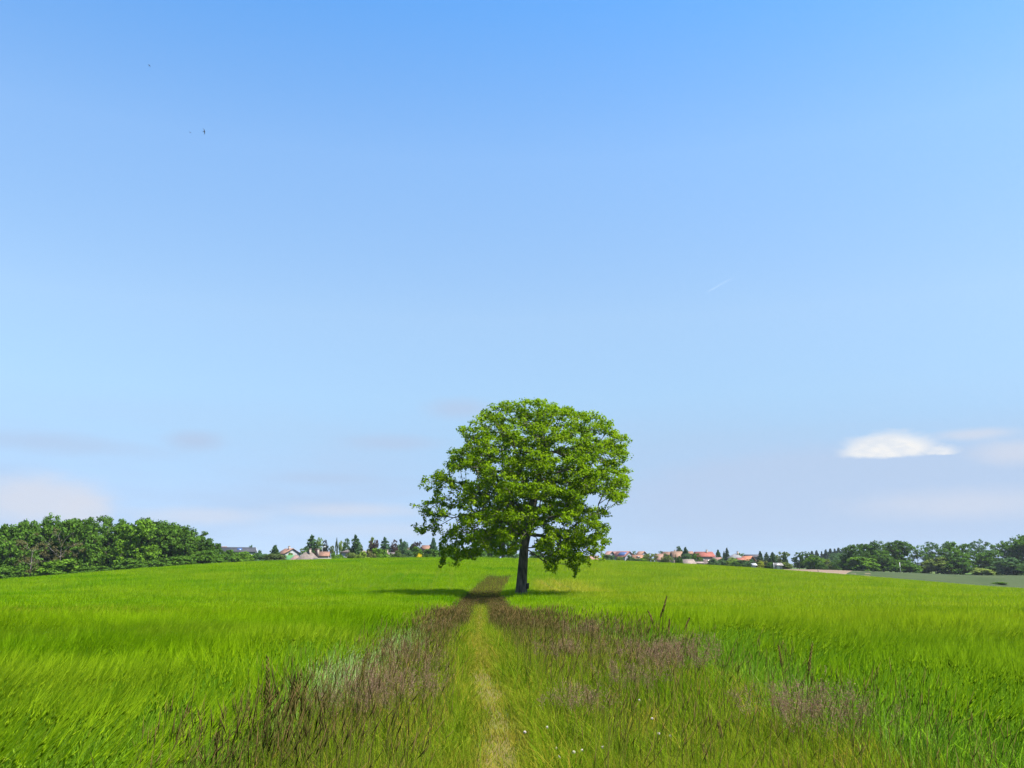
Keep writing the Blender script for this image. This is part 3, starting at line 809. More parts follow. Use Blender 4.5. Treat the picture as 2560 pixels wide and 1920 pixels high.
def plant(kind, x, top, wpx, Y, col, label, group=None, name=None, depth=1.0, hmin=0):
    """a tree whose top the photo shows at (x, top) with a crown wpx wide, at distance Y"""
    i = _cnt.get(kind, 0); _cnt[kind] = i + 1
    crown, trunk = KIND[kind][i % len(KIND[kind])]
    if kind == 'bush' and Y > 290: wpx *= 1.2; top -= 3
    wpx = wpx*{'spruce': 1.75, 'cedar': 1.75, 'bush': 1.3, 'wood': 1.15, 'broad': 1.22, 'open': 1.2}.get(kind, 1.0)
    p = at(x, top, Y); gz = float(ground_z(p.x, Y)); H = max(p.z - gz, .8); W = wpx/F*Y
    nm = name or {'broad': 'broadleaf_tree', 'wood': 'broadleaf_tree', 'open': 'broadleaf_tree', 'spruce': 'conifer_tree', 'cedar': 'cedar_tree', 'column': 'cypress_tree', 'bush': 'bush'}[kind]
    cat = 'bush' if kind == 'bush' else 'tree'
    t = thing(nm, label, cat, (p.x, Y, gz), rng.uniform(0, 2*PI), (W/.98, W*depth/.98, H), group)
    c = link('foliage' if kind == 'bush' else 'crown', crown, t); c.color = (*col, 1)
    link('stems' if kind == 'bush' else 'trunk', trunk, t)
    return t
# colours
DG, MG, LG, YG, OL = (.032, .067, .015), (.045, .092, .016), (.068, .13, .016), (.13, .19, .02), (.085, .115, .035)
BG, BL, PU, FB = (.045, .085, .045), (.05, .095, .070), (.045, .030, .040), (.045, .075, .060)

G1 = 'trees of the left wood'
for a in [ # front of the wood, left to right
 ('wood', -60, 1316, 150, 222, MG, 'tree at the very left edge of the wood, cut by the photo'),
 ('wood', 40, 1312, 125, 224, MG, 'second front tree of the wood from the left edge'),
 ('wood', 118, 1288, 100, 236, MG, 'tallest pointed tree of the left wood'),
 ('wood', 215, 1297, 118, 232, MG, 'front tree of the wood right of its tallest pointed tree'),
 ('wood', 285, 1296, 112, 236, MG, 'broad tree in the middle of the wood under its flat skyline'),
 ('wood', 345, 1302, 110, 230, LG, 'brightest yellow green tree in the front of the wood'),
 ('wood', 405, 1305, 112, 236, MG, 'front tree of the wood just right of the brightest one'),
 ('wood', 462, 1314, 104, 240, MG, 'grey green front tree of the wood, second from its right end'),
 ('wood', 508, 1345, 84, 240, DG, 'rounded tree closing the right end of the wood'),
 ('wood', 5, 1330, 110, 250, DG, 'dark tree behind the front row at the left edge of the wood'),
 ('wood', 70, 1303, 110, 252, DG, 'dark tree behind, left of the tallest pointed tree in the wood'),
 ('wood', 165, 1300, 105, 254, DG, 'dark tree behind, right of the tallest pointed tree in the wood'),
 ('wood', 255, 1294, 115, 256, DG, 'dark back row tree on the flat skyline of the wood, its left one'),
 ('wood', 325, 1297, 110, 258, DG, 'dark back row tree on the flat skyline of the wood, its middle one'),
 ('wood', 390, 1304, 110, 260, DG, 'dark back row tree on the flat skyline of the wood, its right one'),
 ('wood', 445, 1312, 100, 262, DG, 'dark back row tree where the wood begins to slope down'),
 ('wood', 495, 1331, 90, 262, DG, 'dark back row tree at the sloping right end of the wood')]:
    plant(*a, group=G1)
G2 = 'bushes along the edge of the left wood'
for a in [
 ('bush', 150, 1396, 95, 217, LG, 'large pale green bush at the foot of the wood below the bare grey tree'),
 ('bush', 225, 1415, 60, 218, MG, 'low bush in front of the wood, right of the large pale green bush'),
 ('bush', 265, 1414, 60, 219, MG, 'low bush at the foot of the wood below its flat skyline'),
 ('bush', 20, 1412, 80, 216, MG, 'dark low bush at the left edge of the photo under the wood'),
 ('bush', 330, 1395, 70, 222, MG, 'bright bush under the brightest tree of the wood'),
 ('bush', 390, 1395, 80, 226, MG, 'bush at the foot of the wood right of the bright one'),
 ('bush', 455, 1388, 75, 230, MG, 'bush under the grey green tree of the wood'),
 ('bush', 525, 1374, 70, 234, MG, 'bush at the right foot of the wood next to the long hedge')]:
    plant(*a, group=G2)

def bare_tree(x, top, Y, label, hmul=1):
    rg = np.random.default_rng(int(x))
    p = at(x, top, Y); gz = float(ground_z(p.x, Y)); H = p.z - gz
    t = thing('bare_tree', label, 'tree', (p.x, Y, gz), group='bare grey trees in the left wood')
    T = np.stack([rg.normal(0, .16*H, 46), rg.normal(0, .13*H, 46), rg.uniform(.35, 1, 46)*H], 1)
    Pn, par, tips = dendrite([np.array([0, 0, z*H]) for z in (-.02, .15, .3, .5, .7)], T, .9, .4, rg)
    mb = MB(); limb_mesh(mb, Pn, par, tips, .018, .42, 5, .16, skip=1); mb.build('branches', M['deadwood'], t, True)
    lf = MB(); leaves(lf, T[:30], .8, 26, .40, rg=rg); c = lf.build('crown', M['crown'], t); c.color = (.060, .055, .030, 1)
bare_tree(84, 1352, 217.5, 'bare grey half dead tree low at the front of the wood')
bare_tree(158, 1322, 219, 'bare grey half dead tree rising inside the wood by its tallest tree')

# hedge and village trees on the left
G3 = 'hedge bushes between the wood and the gabled house'
for i, a in enumerate([(562, 1376, 46, 318, MG), (588, 1382, 42, 322, MG), (612, 1380, 42, 316, LG), (636, 1384, 40, 322, MG), (660, 1386, 40, 316, BG)]):
    plant('bush', *a, ['hedge bush next to the right end of the wood', 'hedge bush under the left half of the long dark roof', 'brightest hedge bush below the middle of the long dark roof',
                       'hedge bush below the white gable of the long dark house', 'hedge bush just left of the small spire shaped conifer'][i], group=G3)
G4 = 'trees among the village houses'
VT = [
 ('spruce', 551, 1358, 16, 372, BL, 'small bluish conifer top behind the left end of the long dark roof'),
 ('bush', 626, 1364, 12, 380, BL, 'small round treetop peeping over the long dark roof'),
 ('bush', 651, 1377, 14, 345, BG, 'small bush beside the white gable porch of the long dark house'),
 ('spruce', 688, 1363, 30, 312, BG, 'small spire shaped conifer left of the gabled house'),
 ('bush', 690, 1386, 50, 308, (.05, .07, .03), 'dark bush round the foot of the spire shaped conifer'),
 ('bush', 727, 1383, 16, 352, LG, 'small shrub before the orange roof of the gabled house'),
 ('broad', 758, 1371, 20, 360, OL, 'olive tree between the gabled house and the tall cedar'),
 ('cedar', 780, 1339, 34, 345, BG, 'tall grey green cedar left of the street lamp'),
 ('broad', 796, 1345, 22, 352, (.09, .14, .04), 'light green tree tucked behind the tall cedar'),
 ('broad', 811, 1351, 23, 336, (.022, .030, .035), 'very dark tree just right of the street lamp'),
 ('bush', 794, 1373, 18, 330, PU, 'dark purple bush at the foot of the tall cedar'),
 ('broad', 830, 1365, 14, 340, OL, 'small yellowish tree left of the twisted cypress'),
 ('column', 842, 1346, 13, 330, (.04, .06, .035), 'thin twisted dark cypress'),
 ('broad', 853, 1353, 15, 350, (.15, .20, .08), 'pale green tree right behind the twisted cypress'),
 ('broad', 867, 1347, 24, 345, BG, 'dark rounded tree behind the left end of the brown hip roof'),
 ('cedar', 890, 1338, 28, 318, BG, 'tall layered conifer in front of the brown hip roof'),
 ('cedar', 931, 1344, 24, 350, (.10, .135, .035), 'yellowish conifer behind the left purple tree'),
 ('broad', 940, 1351, 26, 340, PU, 'left one of the big purple leaved trees'),
 ('cedar', 963, 1344, 27, 342, BL, 'bluish cedar between the two big purple trees'),
 ('broad', 989, 1350, 24, 338, PU, 'right one of the big purple leaved trees'),
 ('cedar', 1002, 1348, 20, 352, BG, 'tall conifer directly behind the right purple tree'),
 ('broad', 1012, 1354, 25, 336, BL, 'blue green tree right of the right purple tree'),
 ('bush', 1033, 1361, 16, 360, DG, 'dark rounded tree left of the small purple one'),
 ('broad', 1047, 1355, 25, 352, PU, 'small purple tree beside the orange roof left of the oak'),
 ('spruce', 1083, 1344, 26, 340, BL, 'dark blue green conifer near the left edge of the oak crown'),
 ('broad', 1108, 1352, 30, 345, BG, 'grey green tree behind the lower left oak branches'),
 ('broad', 1140, 1360, 34, 350, BG, 'low tree behind the hanging left sprays of the oak'),
 ('broad', 1175, 1363, 34, 355, MG, 'tree seen between the left oak branches and the far trunk'),
 ('broad', 1213, 1358, 36, 350, MG, 'bushy tree left of the thick trunk behind the oak'),
 ('bush', 835, 1384, 18, 300, LG, 'bright round shrub under the twisted cypress'),
 ('bush', 853, 1388, 26, 298, LG, 'low bright shrub before the white wall of the brown roofed house'),
 ('bush', 880, 1383, 26, 302, (.075, .10, .035), 'brownish shrub at the foot of the tall layered conifer'),
 ('bush', 905, 1380, 26, 300, (.12, .17, .03), 'yellow green shrub before the brown hip roof'),
 ('bush', 928, 1379, 24, 304, (.08, .085, .04), 'brown green shrub right of the brown hip roof'),
 ('bush', 949, 1372, 30, 308, LG, 'round green bush below the left purple tree'),
 ('bush', 966, 1386, 26, 299, LG, 'low bush before the small brown roof'),
 ('bush', 993, 1377, 30, 305, (.05, .08, .03), 'dark bush below the right purple tree'),
 ('bush', 1020, 1374, 26, 308, BG, 'grey green bush left of the yellow flowering shrub'),
 ('bush', 1050, 1386, 16, 296, (.38, .30, .015), 'small bright yellow flowering shrub on the field horizon'),
 ('bush', 1048, 1368, 36, 312, MG, 'wide green bush below the small purple tree'),
 ('bush', 1082, 1374, 34, 306, MG, 'green bush at the foot of the dark blue green conifer'),
 ('bush', 1115, 1376, 34, 305, MG, 'bush on the horizon behind the left hanging oak sprays'),
 ('bush', 1150, 1374, 40, 308, BG, 'bush on the horizon below the left half of the oak crown'),
 ('bush', 1192, 1376, 40, 306, MG, 'bush on the horizon left of the thick trunk behind the oak'),
 ('bush', 1232, 1374, 30, 310, MG, 'bush on the horizon just left of the oak trunk'),
 ('bush', 1280, 1378, 34, 308, BG, 'bush on the horizon between the far trunk and the oak trunk'),
 ('bush', 1345, 1380, 40, 312, MG, 'bush on the horizon just right of the oak trunk'),
 ('bush', 1392, 1378, 40, 318, BG, 'bush on the horizon behind the right hanging oak sprays'),
 ('bush', 1432, 1376, 34, 330, BG, 'bush on the horizon below the right half of the oak crown')]
for a in VT: plant(*a, group=G4)
def back_tree():
    t = plant('broad', 1257, 1275, 90, 216, MG, 'tree with thick bare trunk standing behind the lower oak branches', name='broadleaf_tree')
    H = t.scale.z; W = t.scale.x
    for c in t.children:
        if c.name.startswith('crown'): c.location.z = .18; c.scale.z = .82
    mb = MB(); tube(mb, [(0, 0, -.02), (.0, 0, .2), (.01, 0, .45)], [.036, .030, .024], 10); mb.build('trunk', M['wood'], t, True)
back_tree()

# village trees on the right
G5 = 'trees among the red roofed houses'
for a in [
 ('bush', 1522, 1388, 26, 345, BG, 'grey green bush right beside the lower right oak branches'),
 ('bush', 1552, 1394, 22, 350, OL, 'pale shrub before the blue shaded gable with solar roof'),
 ('bush', 1577, 1390, 18, 352, BG, 'dark shrub right of the solar roof house'),
 ('broad', 1585, 1378, 15, 460, MG, 'small tree between the solar roof house and the orange gable'),
 ('bush', 1595, 1397, 28, 345, BG, 'low bush below the orange roof with dormer'),
 ('broad', 1625, 1384, 38, 352, OL, 'big round olive green tree among the orange roofs'),
 ('bush', 1608, 1397, 20, 344, LG, 'green bush at the foot of the round olive tree'),
 ('broad', 1665, 1385, 27, 350, OL, 'olive tree left of the small dark cypress'),
 ('broad', 1653, 1378, 12, 470, BG, 'small dark tree above the short orange roof'),
 ('column', 1689, 1386, 6, 352, DG, 'small dark cypress before the yellowish orange roof'),
 ('bush', 1696, 1392, 15, 350, DG, 'dark bush right of the small cypress'),
 ('broad', 1697, 1366, 19, 480, BG, 'tree standing behind the yellowish orange roof'),
 ('spruce', 1713, 1368, 22, 402, FB, 'dark conifer between the yellowish roof and the red roof'),
 ('bush', 1716, 1386, 20, 395, BG, 'dark bush at the foot of the conifer left of the red roof'),
 ('broad', 1740, 1384, 30, 385, MG, 'round green tree before the left end of the red roof'),
 ('bush', 1782, 1398, 24, 350, BG, 'bush in front of the small brown gable'),
 ('spruce', 1795, 1374, 16, 430, BG, 'pale conifer right of the red roof'),
 ('spruce', 1810, 1378, 10, 440, FB, 'slim dark conifer, shorter of the pair left of the grey roof'),
 ('spruce', 1817, 1369, 13, 436, FB, 'dark conifer, taller of the pair left of the grey roof'),
 ('broad', 1845, 1383, 30, 500, MG, 'tree behind the grey roof'),
 ('broad', 1826, 1394, 36, 372, (.12, .18, .04), 'pale weeping tree in front of the grey roof'),
 ('bush', 1799, 1398, 24, 372, BG, 'bush left of the pale weeping tree'),
 ('bush', 1858, 1402, 30, 365, BG, 'bush in front of the bright orange roof'),
 ('bush', 1838, 1406, 24, 356, DG, 'dark low bush below the pale weeping tree'),
 ('broad', 1876, 1398, 20, 372, BG, 'small tree below the bright orange roof'),
 ('spruce', 1900, 1378, 17, 400, FB, 'pointed dark conifer right of the bright orange roof'),
 ('cedar', 1916, 1381, 14, 402, FB, 'ragged dark conifer, second from the bright orange roof'),
 ('spruce', 1931, 1380, 20, 396, BG, 'conifer right above the white pole'),
 ('broad', 1953, 1380, 30, 405, OL, 'olive tree between the white pole and the big dark trees'),
 ('spruce', 1961, 1379, 12, 398, BG, 'slim conifer in front of the olive tree'),
 ('bush', 1905, 1402, 26, 372, (.06, .07, .035), 'brownish bush left of the white pole'),
 ('bush', 1901, 1406, 12, 360, (.17, .19, .03), 'small yellow shrub left of the white pole'),
 ('bush', 1926, 1408, 16, 362, MG, 'green bush beside the white pole'),
 ('bush', 1965, 1408, 26, 360, OL, 'olive bush right of the small grey building'),
 ('broad', 1996, 1381, 30, 392, DG, 'big dark tree left of the ploughed field, its left one'),
 ('broad', 2012, 1379, 24, 398, DG, 'big dark tree left of the ploughed field, its right one'),
 ('broad', 2034, 1388, 42, 386, LG, 'light green spreading tree above the ploughed field')]:
    plant(*a, group=G5)
G6 = 'trees along the far side of the ploughed field'
for i, (x, top, w, Y, c) in enumerate([(2066, 1398, 30, 400, OL), (2090, 1400, 28, 395, MG), (2052, 1406, 24, 380, MG), (2118, 1398, 30, 402, MG), (2078, 1384, 40, 520, BG), (2105, 1382, 44, 530, BG), (2132, 1380, 44, 525, BG)]):
    plant('broad', x, top, w, Y, c, ['low olive tree behind the post of the ploughed field', 'green tree behind the right part of the ploughed field', 'small tree at the left far corner of the ploughed field',
        'green tree half hidden by the big oaks right of the ploughed field', 'hazy far tree under the conifer ridge, its left one', 'hazy far tree under the conifer ridge, its middle one', 'hazy far tree under the conifer ridge, its right one'][i], group=G6)
G7 = 'conifers on the far ridge'
pos7 = ['first far conifer at the left end of the ridge', 'second far conifer from the left end of the ridge', 'third far conifer on the ridge, standing alone', 'fourth far conifer from the left on the ridge',
        'far conifer in the middle of the ridge', 'far conifer just right of the middle of the ridge', 'tall far conifer before the big dark oaks', 'last far conifer touching the big dark oaks']
for i, (x, top, w) in enumerate([(2029, 1377, 13), (2041, 1376, 13), (2054, 1378, 9), (2064, 1374, 15), (2076, 1371, 15), (2086, 1372, 13), (2096, 1369, 14), (2107, 1371, 15)]):
    plant('spruce', x, top, w*1.35, 640, (.04, .065, .07), pos7[i], group=G7)
G8 = 'big trees beyond the grey green field'
for a in [
 ('wood', 2130, 1363, 60, 372, DG, 'big dark tree at the left end of the row beyond the grey green field'),
 ('wood', 2178, 1353, 75, 382, DG, 'second big tree in the row beyond the grey green field, with the highest left top'),
 ('wood', 2234, 1352, 70, 386, DG, 'third big tree in the row beyond the grey green field, leaning out right'),
 ('wood', 2205, 1378, 70, 376, MG, 'lower mid green tree in front of the second and third big trees'),
 ('bush', 2150, 1395, 55, 366, LG, 'light leafy bush at the foot of the leftmost big tree'),
 ('open', 2290, 1364, 62, 390, MG, 'fourth big tree in the row, left of the open topped one'),
 ('open', 2332, 1355, 56, 392, BG, 'tree with see through top just left of the gap in the row'),
 ('bush', 2262, 1402, 50, 378, MG, 'bush behind the thin white pole at the grey green field'),
 ('bush', 2335, 1395, 60, 382, OL, 'brownish bush left of the gap in the row'),
 ('wood', 2392, 1354, 82, 386, MG, 'big tree just right of the gap in the row'),
 ('bush', 2380, 1392, 60, 380, DG, 'dark bush at the foot of the tree right of the gap'),
 ('open', 2446, 1349, 60, 394, BG, 'tree with thin bare looking top twigs right of the gap tree'),
 ('wood', 2470, 1376, 70, 384, MG, 'mid green tree second from the right end of the row'),
 ('open', 2506, 1352, 66, 398, MG, 'open topped tree next to the tallest one at the right edge'),
 ('wood', 2552, 1338, 90, 392, MG, 'tallest tree of the row at the right edge of the photo'),
 ('wood', 2620, 1342, 90, 392, MG, 'tree at the right edge of the photo, mostly cut off'),
 ('bush', 2512, 1396, 60, 378, BG, 'grey green bush under the trees at the right edge'),
 ('bush', 2455, 1422, 42, 373, (.14, .18, .06), 'pale round bush at the far edge of the grey green field'),
 ('bush', 2535, 1410, 60, 376, DG, 'dark bush in the right corner beyond the grey green field'),
 ('bush', 2497, 1458, 26, 300, LG, 'small lone bush inside the grey green field')]:
    plant(*a, group=G8)

# ------------------------------------------------------------------ houses
def house(label, x, Y, L, D, eave_row, ridge_row, rot=0, wall=(.7, .68, .62), roof=(.35, .14, .08), hip=False, chim=(), windows=(), solar=None, white_trim=False, name='house', cat='house', door=None):
    e = at(x, eave_row, Y); r = at(x, ridge_row, Y)
    gz = float(ground_z(e.x, Y)); hw = max(e.z - gz, 1.6); hr = max(r.z - e.z, .5)
    t = thing(name, label, cat, (e.x, Y, gz), math.radians(rot), group='houses of the village')
    w = MB(); a, b = L/2, D/2
    if hip:
        box(w, -a, a, -b, b, -.6, hw - .02)
    else:
        v = [(-a,-b,-.6),(a,-b,-.6),(a,b,-.6),(-a,b,-.6),(-a,-b,hw-.03),(a,-b,hw-.03),(a,b,hw-.03),(-a,b,hw-.03),(-a,0,hw+hr-.06),(a,0,hw+hr-.06)]
        w.add(v, [(0,1,5,4),(2,3,7,6),(0,3,2,1)], [(4,5,9),(4,9,8),(6,7,8),(6,8,9)])
        w.add([v[i] for i in (3,0,4,8,7)], [(0,1,2,4)], [(2,3,4)]); w.add([v[i] for i in (1,2,6,9,5)], [(0,1,2,4)], [(2,3,4)])
    ob = w.build('wall', M['wall'], t); ob.color = (*wall, 1)
    rf = MB(); o = .45; th = .16
    if hip:
        c = max(a - b, .3)
        z0, z1 = hw - .12, hw + hr
        v = [(-a-o,-b-o,z0),(a+o,-b-o,z0),(a+o,b+o,z0),(-a-o,b+o,z0),(-c,0,z1),(c,0,z1)]
        rf.add(v + [(p[0], p[1], p[2]-th) for p in v[:4]], [(0,1,5,4),(2,3,4,5),(0,6,7,1),(1,7,8,2),(2,8,9,3),(3,9,6,0),(6,9,8,7)], [(1,2,5),(3,0,4)])
    else:
        k = hr/b
        for s in (-1, 1):
            y0, z0 = s*(b+o), hw - o*k
            v = [(-a-o,y0,z0),(a+o,y0,z0),(a+o,0,hw+hr),(-a-o,0,hw+hr)]
            vv = v + [(p[0], p[1], p[2]+th) for p in v]
            rf.add(vv, [(0,1,2,3),(4,7,6,5),(0,4,5,1),(1,5,6,2),(2,6,7,3),(3,7,4,0)])
    ro = rf.build('roof', M['roof'], t); ro.color = (*roof, 1)
    for cx in chim:
        m = MB(); box(m, cx-.35, cx+.35, -.9, -.3, hw + hr*.45, hw + hr + .9); box(m, cx-.42, cx+.42, -.97, -.23, hw+hr+.902, hw+hr+1.05)
        c_ = m.build('chimney', M['wall'], ro); c_.color = (.55, .45, .38, 1)
    if solar:
        k = hr/b; m = MB(); x0, x1, f0, f1 = solar
        n_ = np.array([0, -k, 1])/math.hypot(k, 1)
        P_ = [np.array([xx, -(b+o)*(1-f), hw - o*k + (hr+o*k)*f + th]) + n_*d for d in (.03, .09) for (xx, f) in ((x0,f0),(x1,f0),(x1,f1),(x0,f1))]
        m.add(P_, [(0,3,2,1),(4,5,6,7),(0,1,5,4),(1,2,6,5),(2,3,7,6),(3,0,4,7)]); m.build('solar_panel', M['solar'], ro)
    for (face, u, z, ww, hh) in windows:      # face: f front (-y), l left gable (-x), r right gable
        fr, gl = MB(), MB()
        if face == 'f':
            box(fr, u-ww/2-.08, u+ww/2+.08, -b-.06, -b-.002, z-.08, z+hh+.08); box(gl, u-ww/2, u+ww/2, -b-.085, -b-.062, z, z+hh)
        else:
            s = -1 if face == 'l' else 1
            xs = sorted((s*(a+.06), s*(a+.002))); xg = sorted((s*(a+.085), s*(a+.062)))
            box(fr, xs[0], xs[1], u-ww/2-.08, u+ww/2+.08, z-.08, z+hh+.08); box(gl, xg[0], xg[1], u-ww/2, u+ww/2, z, z+hh)
        f_ = fr.build('window', M['white'], t); gl.build('pane', M['glass'], f_)
    if door:
        m = MB(); box(m, door-.5, door+.5, -b-.06, -b-.002, 0, 2.1); m.build('door', M['white'], t)
    if white_trim:
        m = MB(); k = hr/b
        for s in (-1, 1):
            p0 = np.array([a+o+.02, s*(b+o), hw-o*k-.15]); p1 = np.array([a+o+.02, 0, hw+hr-.15])
            v = [p0, p1, p1+[0,0,.34], p0+[0,0,.34]]; v = v + [q+np.array([.08,0,0]) for q in v]
            m.add(v, [(0,1,2,3),(4,7,6,5),(0,4,5,1),(1,5,6,2),(2,6,7,3),(3,7,4,0)])
        box(m, a+o+.02, a+o+.09, -b-.2, b+.2, hw-.35, hw-.12)
        box(m, a+o-.1, a+o+.08, -b-.1, -b+.1, 0, hw-.36); box(m, a+o-.1, a+o+.08, b-.1, b+.1, 0, hw-.36)
        m.build('porch_frame', M['white'], t)
    return t
OR, RD, DK = (.42, .22, .145), (.36, .145, .11), (.075, .08, .10)
house('long low house with dark slate roof and white gable porch', 594, 350, 12.6, 7, 1379, 1369, 24, (.62, .62, .60), DK, windows=[('f', -4, 1.2, 1.2, 1.2), ('f', -1, 1.2, 1.2, 1.2), ('f', 2.5, 1.0, 1.6, 1.6)], solar=(-.5, 1.4, .35, .8), white_trim=True)
house('small orange roof just left of the long dark slate roof', 552, 376, 4, 4, 1375, 1367, 10, (.6, .5, .4), OR)
house('white gabled house with orange roof above the green fence', 722, 362, 7.0, 6.4, 1384, 1372, -52, (.66, .68, .70), OR, windows=[('l', -1.0, 2.6, 1.5, .9), ('l', .9, 2.6, 1.5, .9)], chim=(1.5,))
house('large beige hip roof with two chimneys on the field horizon', 770, 300, 8.2, 6, 1403, 1380, 8, (.6, .55, .5), (.30, .235, .195), hip=True, chim=(.6, 3.2))
house('low pinkish brown roof against the left side of the beige hip roof', 740, 303, 3.6, 4.5, 1402, 1387, 5, (.6, .52, .45), (.38, .24, .20), hip=True)
house('small orange roof right of the beige hip roof', 810, 318, 3.2, 3.6, 1389, 1380, 8, (.66, .66, .68), OR, windows=[('f', 0, 2.2, 1.2, .8)])
house('flat pale yellowish roof lowest on the horizon below the street lamp', 806, 292, 4.8, 4, 1402, 1396, 4, (.5, .46, .38), (.40, .36, .27))
house('brown hip roofed house with white walls and pale chimney', 888, 330, 9.2, 7, 1380, 1370, 6, (.74, .74, .74), (.27, .21, .19), hip=True, chim=(2.1,), windows=[('f', -3.2, 1.6, 1.0, 1.2), ('f', -1.4, 1.6, 1.0, 1.2)])
house('small brown roof low behind shrubs between the purple trees', 972, 312, 4.0, 4.2, 1392, 1382, 8, (.5, .45, .4), (.26, .21, .20), chim=(-.6,))
house('orange roof right of the small purple tree', 1066, 368, 3.0, 4, 1372, 1364, 0, (.6, .5, .42), OR)
house('dull orange roof left of the small purple tree', 1028, 362, 2.6, 4, 1377, 1370, 5, (.6, .52, .42), (.42, .25, .17))
house('pinkish house behind the lowest right oak branches', 1474, 372, 6.0, 5, 1398, 1390, 12, (.55, .42, .36), (.48, .27, .20))
house('pinkish red roof at the right edge of the oak crown', 1524, 400, 3.2, 5, 1392, 1379, -60, (.42, .42, .46), (.45, .25, .20))
house('dark gabled house directly left of the solar roof house', 1541, 420, 5, 5, 1388, 1379, -68, (.28, .30, .36), (.40, .20, .17))
house('blue shaded gabled house with solar panels on its red roof', 1559, 398, 6.4, 6, 1391, 1379, -46, (.40, .43, .48), RD, solar=(-1.4, 2.6, .2, .8))
house('orange gable behind the orange roof with dormer', 1604, 440, 4, 4.2, 1388, 1379, -60, (.33, .34, .40), OR)
hd = house('orange roofed house with a dark dormer window', 1594, 392, 4.2, 5, 1398, 1388, 4, (.6, .45, .35), (.55, .26, .15))
def dormer(t):
    m = MB(); z = 0
    ro = [c for c in t.children if c.name.startswith('roof')][0]
    co = np.array([v.co for v in ro.data.vertices]); zt = co[:, 2].max()
    box(m, -.9, .9, -1.9, -.8, zt-1.5, zt-.6); d = m.build('dormer', M['wall'], ro); d.color = (.5, .34, .24, 1)
    g = MB(); box(g, -.8, .8, -1.93, -1.903, zt-1.4, zt-.7); g.build('window', M['glass'], ro)
dormer(hd)
house('short orange roof between the two round olive trees', 1648, 430, 3.2, 4.5, 1398, 1385, 6, (.6, .45, .36), (.42, .24, .165))
house('long dull orange roof behind the olive tree left of the cypress', 1674, 450, 6.4, 5, 1387, 1380, 4, (.6, .46, .38), (.42, .235, .16), chim=(2.6,))
house('yellowish orange roof just left of the dark conifer', 1692, 425, 4.8, 5.4, 1392, 1379, 8, (.6, .46, .36), (.42, .245, .155))
house('small orange roof end right of the dark conifer', 1724, 470, 2.6, 4, 1384, 1379, 0, (.6, .46, .36), OR)
house('big red roofed house with pink wall and chimney', 1759, 420, 8.0, 6.5, 1391, 1380, 10, (.62, .44, .38), (.46, .13, .09), chim=(1.4,), windows=[('f', -1.5, 2.6, .9, 1.2), ('f', .8, 2.6, .9, 1.2), ('f', 2.8, 2.6, .9, 1.2)], door=-2.6)
house('long pale brown low roof sloping down before the conifer', 1719, 362, 4.6, 4.5, 1409, 1399, 14, (.6, .52, .46), (.42, .32, .26))
house('long pale low wall with flat roof under the red roofed house', 1747, 366, 3.8, 4, 1408, 1405, 0, (.66, .60, .54), (.46, .36, .30))
house('small brown gable with dark front below the red roofed house', 1774, 364, 4.6, 4.5, 1411, 1400, -52, (.10, .08, .08), (.36, .26, .21))
house('small pinkish roof half hidden left of the pale conifer', 1792, 400, 3.6, 4, 1402, 1394, 12, (.5, .4, .35), (.44, .24, .19))
house('house with wide grey roof and pale chimney right of the conifer pair', 1838, 432, 6.2, 5.5, 1395, 1384, 10, (.5, .46, .44), (.31, .30, .31), hip=True, chim=(1.1,))
house('low bright red roof right of the pale weeping tree', 1851, 396, 3.2, 4, 1405, 1395, 20, (.6, .5, .45), (.52, .17, .12))
house('dark gabled house with the brightest orange roof', 1869, 410, 4.6, 5, 1402, 1391, -50, (.09, .09, .11), (.60, .22, .11))
house('dark roof seen behind the brightest orange roof', 1880, 470, 7, 5, 1392, 1387, 0, (.4, .35, .32), (.10, .09, .10))
house('small grey building with white door beside the white pole', 1944, 358, 2.6, 3, 1414, 1409, 4, (.5, .46, .42), (.36, .33, .31), door=-.35, name='shed', cat='shed')
house('small white shed right of the bright orange roof', 1884, 360, 1.2, 1.6, 1413, 1411, 10, (.78, .79, .80), (.7, .7, .7), name='shed', cat='shed')

# ------------------------------------------------------------------ small structures
def post(label, x, Y, r0, r1, rad, mat, name='post', cat='post', group=None):
    p = at(x, r1, Y); gz = float(ground_z(p.x, Y))
    t = MB(); H = p.z - gz
    tube(t, [(0, 0, -.2), (0, 0, H*.5), (0, 0, H)], [rad, rad*.95, rad*.9], 8)
    o = t.build(name, mat, None, True); o.location = (p.x, Y, gz); tag(o, label, cat, group); return o
post('slim white pole beside the small grey building', 1934, 355, 0, 1407, .13, M['white'], 'pole', 'pole')
post('thin pale pole before the big trees beyond the grey green field', 2249, 371, 0, 1406, .11, M['metal'], 'pole', 'pole')
post('brown wooden post standing in the ploughed field', 2045, 300, 0, 1423, .13, M['wood'], 'post', 'post')
def lamp():
    p = at(806, 1367, 328); gz = float(ground_z(p.x, 328)); H = p.z - gz
    t = thing('street_lamp', 'pale street lamp rising above the beige hip roof', 'street lamp', (p.x, 328, gz))
    m = MB(); tube(m, [(0, 0, -.2), (0, 0, H*.6), (0, 0, H*.94), (.12, 0, H*.985), (.5, 0, H)], [.12, .10, .08, .07, .06], 8); m.build('pole', M['white'], t, True)
    h = MB(); tube(h, [(.45, 0, H-.03), (.8, 0, H+.04), (1.25, 0, H-.02)], [.10, .19, .08], 8); h.build('lamp_head', M['white'], t, True)
lamp()
